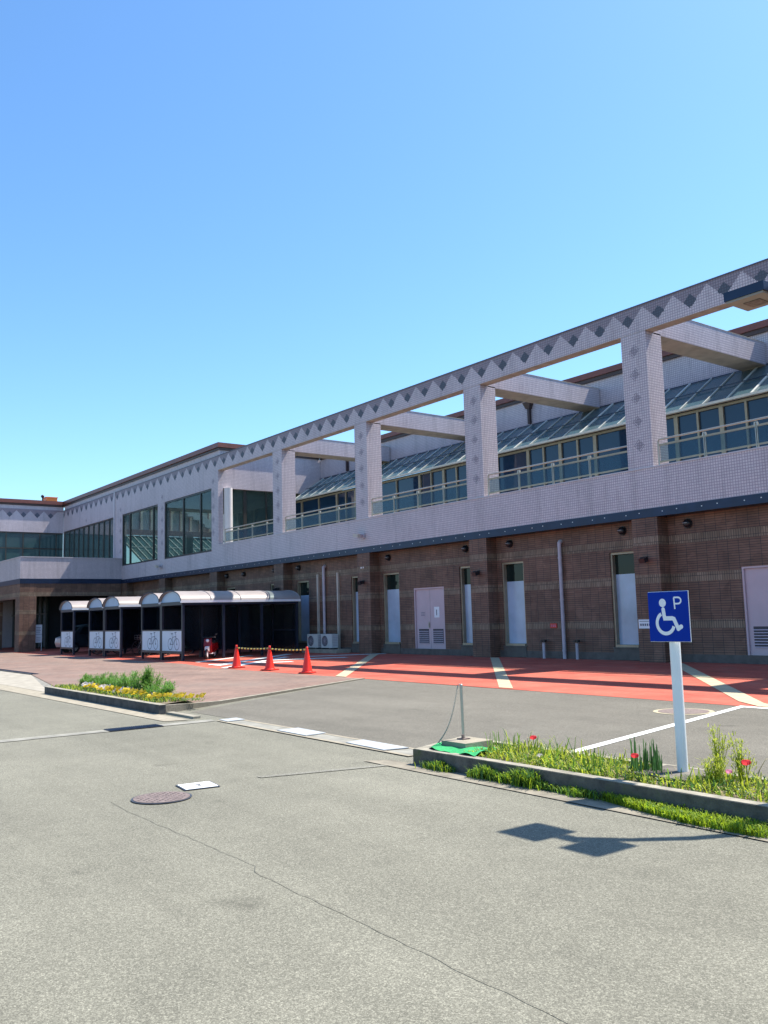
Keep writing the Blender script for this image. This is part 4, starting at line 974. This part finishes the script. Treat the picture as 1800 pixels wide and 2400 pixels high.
# orange box on the far roof
e = empty('rooftop_tank', (-70.5, 20.35, 10.45), 0, 'bright orange box on the far left roof', 'roof unit')
MB().box(-.5,.5,-.42,.42,.12,.95).box(-.54,.54,-.46,.46,.951,1.0).build('tank', 'orange', e)
MB().box(-.45,-.35,-.35,.35,0,.12).box(.35,.45,-.35,.35,0,.12).build('stand', 'navy', e)
MB().cyl((.2,-.62,0),(.2,-.62,1.05),.05,8).sphere((.2,-.62,1.05),.13,10,6).build('vent', 'black', e)
MB().cyl((0.4,-3.2,0),(0.4,-3.2,.45),.04,8).build('vent', 'black', e)

# ================================================================== VEGETATION
rng = random.Random(11)
def blade(mb, x, y, z, h, wd, lean, az, mi=0, curl=.5):
    dx, dy = math.cos(az), math.sin(az); px, py = -dy*wd/2, dx*wd/2
    p = [(0,0),(lean*.3*h, h*.5),(lean*h*(.3+curl), h*.92),(lean*h*(.5+curl*1.5), h)]
    L = []; ws = (1, .9, .5, .02)
    for (d, zz), w_ in zip(p, ws): L += [(x+dx*d-px*w_, y+dy*d-py*w_, z+zz), (x+dx*d+px*w_, y+dy*d+py*w_, z+zz)]
    mb.add(L, [(0,1,3,2),(2,3,5,4),(4,5,7,6)], mi)
def leaf(mb, c, s, mi=0, el=None):
    az = rng.uniform(0, 2*PI); e_ = rng.uniform(-.3, 1.1) if el is None else el
    d = np.array([math.cos(az)*math.cos(e_), math.sin(az)*math.cos(e_), math.sin(e_)]); sd = np.array([-math.sin(az), math.cos(az), rng.uniform(-.4,.4)])
    c = np.array(c); mb.add([c, c+d*s*.5+sd*s*.28, c+d*s, c+d*s*.5-sd*s*.28], [(0,1,2,3)], mi)
# weedy grass in the right bed
gb = MB()
for i in range(3400):
    x = rng.uniform(-6.62, 0.5) if rng.random() < .35 else rng.uniform(-6.62, -3.2); y = 5.85+rng.random()*.74
    if abs(x+4.56) < .28 and 6.1 < y < 6.64 and rng.random() < .93: continue
    dens = .5+.5*math.sin(x*2.3+1)+.3*math.sin(x*7+y*5)
    if rng.random() > .65+.3*dens: continue
    h = rng.uniform(.03, .085)*(1.25 if x > -4.3 else 1)*(1.8 if rng.random() < .10 else 1)
    if x < -5.6 and y > 6.2: h *= 1.5
    blade(gb, x, y, .128, h, rng.uniform(.008,.018), rng.uniform(.1,.9), rng.uniform(0,2*PI), rng.choice((0,0,1,1,1,2,3 if rng.random() < .4 else 1)))
for i in range(6200):
    x = rng.uniform(-6.6, 0.2) if rng.random() < .35 else rng.uniform(-6.6, -3.2); y = 5.86+rng.random()*.72
    if abs(x+4.56) < .26 and 6.12 < y < 6.62: continue
    leaf(gb, (x, y, .13+rng.uniform(0,.06)), rng.uniform(.014,.034), rng.choice((0,1,1,1,2)))
tag(gb.build('weeds', ['green_leaf','green_yellow','green_dark','dry']), 'weedy mixed grass and low leaves filling the right flower bed', 'weeds', kind='stuff')
# verge outside the kerb
gb = MB()
for i in range(10500):
    t = rng.random()
    if t < .48:
        x = rng.uniform(-4.75, 1.0) if rng.random() < .4 else rng.uniform(-4.75, -3.3); wdt = min(.24, .04+.22*(x+4.8)); y = 5.72-rng.random()**.8*wdt
        if y < 5.72-.27: continue
        h = rng.uniform(.025,.075); mi = rng.choice((1,1,1,0))
    else:
        x = rng.uniform(-7.0, -4.7); k = .55+.35*math.sin(x*4.1)+.3*math.sin(x*11)
        if rng.random() > k: continue
        y = 5.715-abs(rng.gauss(0,.045)); h = rng.uniform(.06,.16)*max(.45,min(1,k)); mi = rng.choice((0,0,1,2))
    blade(gb, x, y, .008, h, rng.uniform(.005,.012), rng.uniform(.1,.8), rng.uniform(0,2*PI), mi)
    if rng.random() < .7: leaf(gb, (x, y, .01+h*rng.uniform(.2,.9)), rng.uniform(.012,.028), mi)
tag(gb.build('verge_grass', ['green_leaf','moss','green_dark']), 'low mossy yellow green growth along the foot of the right kerb', 'verge', kind='stuff')
# grass at left end of the left bed
gb = MB()
for i in range(2600):
    x = rng.uniform(-20.5, -14.6); y = rng.uniform(6.02, 6.95 if x < -15.5 else 6.6)
    if x > -19.0 and rng.random() < .45: continue
    blade(gb, x, y, .13, rng.uniform(.03,.08), rng.uniform(.010,.02), rng.uniform(.1,.9), rng.uniform(0,2*PI), rng.choice((0,1,1,2)))
tag(gb.build('bed_grass', ['green_leaf','green_yellow','green_dark']), 'bright short grass round the flowers of the left bed', 'grass', kind='stuff')
# feathery bushes in the left bed
def bush(seed, h, r):
    global rng
    rng = random.Random(seed); st, fo = MB(), MB()
    ns = int(16+r*45)
    for k in range(ns):
        a = rng.uniform(0, 2*PI); rr = r*math.sqrt(rng.random()); hh = h*rng.uniform(.55, 1.0)*(1-.35*(rr/r)**2)
        bx, by = rr*.5*math.cos(a), rr*.5*math.sin(a); tx, ty = rr*math.cos(a), rr*math.sin(a)
        st.tube([(bx,by,0),((bx+tx)/2,(by+ty)/2,hh*.55),(tx,ty,hh)], [.006,.005,.003], 4)
        for q in range(60):
            t = .12+.88*rng.random(); c = (bx+(tx-bx)*t+rng.gauss(0,.035), by+(ty-by)*t+rng.gauss(0,.035), hh*t)
            az = rng.uniform(0, 2*PI); el = rng.uniform(.1, 1.2); L = rng.uniform(.03,.075)
            d = np.array([math.cos(az)*math.cos(el), math.sin(az)*math.cos(el), math.sin(el)]); sd = np.array([-math.sin(az), math.cos(az), 0])*.006
            c = np.array(c); fo.add([c-sd, c+sd, c+d*L+sd*.3, c+d*L-sd*.3], [(0,1,2,3)], rng.choice((0,0,1)))
    return st, fo
bushes = [(-20.35,6.75,.28,.14,'short leftmost feathery green plant of the left bed'),(-19.45,6.75,.34,.36,'second feathery green plant from the left in the left bed'),
          (-18.65,6.75,.36,.34,'third feathery green plant from the left in the left bed'),(-17.65,6.7,.47,.34,'tall rounded feathery plant left of the tallest one in the left bed'),
          (-16.75,6.75,.52,.36,'tallest feathery green plant of the left bed'),(-15.55,6.5,.38,.34,'rightmost feathery green plant of the left bed')]
for i, (x, y, h, r, lab) in enumerate(bushes):
    e = empty('bushy_plant', (x, y, .13), 0, lab, 'plant', 'feathery green plants in the left bed')
    st, fo = bush(20+i, h, r); st.build('stem', 'green_feather', e); fo.build('foliage', ['green_feather', 'green_leaf'], e)
    if i == 4:
        st, fo = bush(44, h*1.22, .10); st.build('stem', 'green_feather', e); fo.build('foliage', ['green_feather', 'green_leaf'], e)
# pansies
def pansy(seed):
    r_ = random.Random(seed); lv, fl = MB(), MB(); global rng; rng = r_
    for k in range(70):
        a = r_.uniform(0,2*PI); rr = .13*math.sqrt(r_.random()); leaf(lv, (rr*math.cos(a), rr*math.sin(a), r_.uniform(0,.06)), r_.uniform(.025,.045), r_.choice((0,1)))
    for k in range(15):
        a = r_.uniform(0,2*PI); rr = .14*math.sqrt(r_.random()); c = np.array([rr*math.cos(a), rr*math.sin(a), .08+r_.uniform(0,.04)])
        nz = np.array([r_.gauss(0,.35), -.7+r_.gauss(0,.3), .7]); nz /= np.linalg.norm(nz); u = np.cross(nz, (0,0,1)); u /= np.linalg.norm(u); v = np.cross(nz, u)
        for q in range(5):
            t = 2*PI*q/5; pc = c+(u*math.cos(t)+v*math.sin(t))*.017+nz*.001*q
            fl.add([pc+(u*math.cos(s)+v*math.sin(s))*.020 for s in [2*PI*w_/7 for w_ in range(7)]], [tuple(range(7))], 0)
        fl.add([c+nz*.008+(u*math.cos(s)+v*math.sin(s))*.007 for s in [2*PI*w_/6 for w_ in range(6)]], [tuple(range(6))], 1)
    return lv, fl
protos = []
for s, mcol in ((1,'petal_yellow'),(2,'petal_yellow'),(3,'petal_white')):
    e = empty('pansy', (0,0,0)); lv, fl = pansy(s); lv.build('leaves', ['green_leaf','green_dark'], e); fl.build('flowers', [mcol, 'rust_iron' if s < 3 else 'petal_yellow'], e); protos.append(e)
rng = random.Random(5); used = set()
k = 0
for i in range(34):
    t = i/33; x = -19.0+4.6*t+rng.uniform(-.06,.06); y = 6.12+rng.uniform(-.03,.30)+(.35 if t > .9 else 0)
    w_ = 2 if (i in (0,1,7,8,14,15,16,25)) else rng.choice((0,1))
    e = protos[w_] if w_ not in used else copy_tree(protos[w_]); used.add(w_)
    e.location = (x, y, .135); e.rotation_euler = (0,0,rng.uniform(-.5,.5)); sc = rng.uniform(.8,1.15); e.scale = (sc, sc, sc)
    if w_ == 2: tag(e, 'small clump of whitish pansies low in the left bed', 'flower', 'whitish pansies')
    else: tag(e, 'small clump of yellow pansies low in the left bed', 'flower', 'yellow pansies')
# iris clump and poppies of the right bed
rng = random.Random(31); gb = MB()
for i in range(46):
    a = rng.uniform(0,2*PI); rr = .16*math.sqrt(rng.random()); blade(gb, rr*math.cos(a), .5*rr*math.sin(a), 0, rng.uniform(.14,.33), rng.uniform(.010,.017), rng.uniform(.02,.28), rng.uniform(0,2*PI), 0, .3)
e = empty('iris_clump', (-4.76, 6.27, .13), 0, 'dark green spiky iris leaves just left of the sign pole', 'plant'); gb.build('leaves', 'green_dark', e)
gb = MB()
for i in range(34):
    a = rng.uniform(0,2*PI); rr = .13*math.sqrt(rng.random()); blade(gb, rr*math.cos(a), rr*math.sin(a), 0, rng.uniform(.10,.22), .011, rng.uniform(.05,.5), rng.uniform(0,2*PI), 0, .3)
e = empty('iris_clump', (-6.50, 6.28, .13), 0, 'green grassy clump at the edge of the green mat', 'plant'); gb.build('leaves', 'green_leaf', e)
gb = MB()
for i in range(26):
    a = rng.uniform(0,2*PI); rr = .12*math.sqrt(rng.random()); blade(gb, rr*math.cos(a), .6*rr*math.sin(a), 0, rng.uniform(.08,.20), .012, rng.uniform(.05,.5), rng.uniform(0,2*PI), 0, .3)
e = empty('iris_clump', (-5.15, 6.05, .13), 0, 'lower green grassy clump left of the spiky iris', 'plant'); gb.build('leaves', 'green_leaf', e)
def feather(seed, x, y, h, r, lab):
    r_ = random.Random(seed); st, fo = MB(), MB()
    for k in range(11):
        a = r_.uniform(0,2*PI); tx, ty = r*math.cos(a)*r_.random(), r*math.sin(a)*r_.random(); hh = h*r_.uniform(.55,1)
        st.tube([(tx*.2,ty*.2,0),(tx*.6,ty*.6,hh*.6),(tx,ty,hh)], [.004,.003,.0015], 4)
        for q in range(46):
            t = .15+.85*r_.random(); c = np.array((tx*t+r_.gauss(0,.02), ty*t+r_.gauss(0,.02), hh*t)); az = r_.uniform(0,2*PI); el = r_.uniform(.2,1.2); L = r_.uniform(.015,.05)
            d = np.array([math.cos(az)*math.cos(el), math.sin(az)*math.cos(el), math.sin(el)])*L; sd = np.array([-math.sin(az), math.cos(az), 0])*.0028
            fo.add([c-sd, c+sd, c+d+sd, c+d-sd], [(0,1,2,3)])
    e = empty('feathery_weed', (x, y, .13), 0, lab, 'plant', 'tall feathery weeds right of the sign pole'); st.build('stem', 'green_yellow', e); fo.build('foliage', 'green_yellow', e)
feather(1, -4.20, 6.42, .44, .12, 'tall feathery weed nearest the sign pole on its right')
feather(2, -3.95, 6.35, .40, .12, 'tall feathery weed near the right edge of the picture')
feather(3, -4.08, 6.20, .26, .14, 'shorter feathery weed in front between the two tall ones')
def poppy(x, y, h, m, r, lab, cat='flower'):
    e = empty('poppy', (x, y, .13), 0, lab, cat); st = MB().tube([(0,0,0),(.01,0,h*.5),(.0,0,h)], .0028, 5); st.build('stem', 'green_leaf', e)
    fl = MB(); 
    for k in range(5):
        t = 2*PI*k/5; d = np.array([math.cos(t), math.sin(t), 0]); s_ = np.array([-math.sin(t), math.cos(t), 0])
        c = np.array([0,0,h]); g = []
        for (a, z, w_) in ((.1,-.3,.15),(.75,.0,.75),(.95,.6,.85),(.8,1.0,.45)): g += [c+d*r*a-s_*r*w_+np.array([0,0,r*z]), c+d*r*a+s_*r*w_+np.array([0,0,r*z])]
        fl.add(g, [(0,1,3,2),(2,3,5,4),(4,5,7,6)], 0, True)
    fl.build('petals', m, e)
    MB().sphere((0,0,h+.2*r), r*.25, 8, 6).build('centre', 'petal_yellow', e)
poppy(-6.20,6.42,.15,'petal_red',.028,'pinkish red poppy near the green mat end of the right bed')
poppy(-4.80,6.16,.155,'petal_red',.028,'red poppy in front of the spiky iris leaves')
poppy(-3.83,6.22,.20,'petal_red',.030,'red poppy right of the sign pole near the picture edge')
poppy(-3.85,6.02,.16,'petal_pink',.021,'pale pink flower just left of and below the right poppy')
poppy(-5.80,6.08,.06,'petal_white',.024,'small pale bluish flower low in the middle of the right bed')
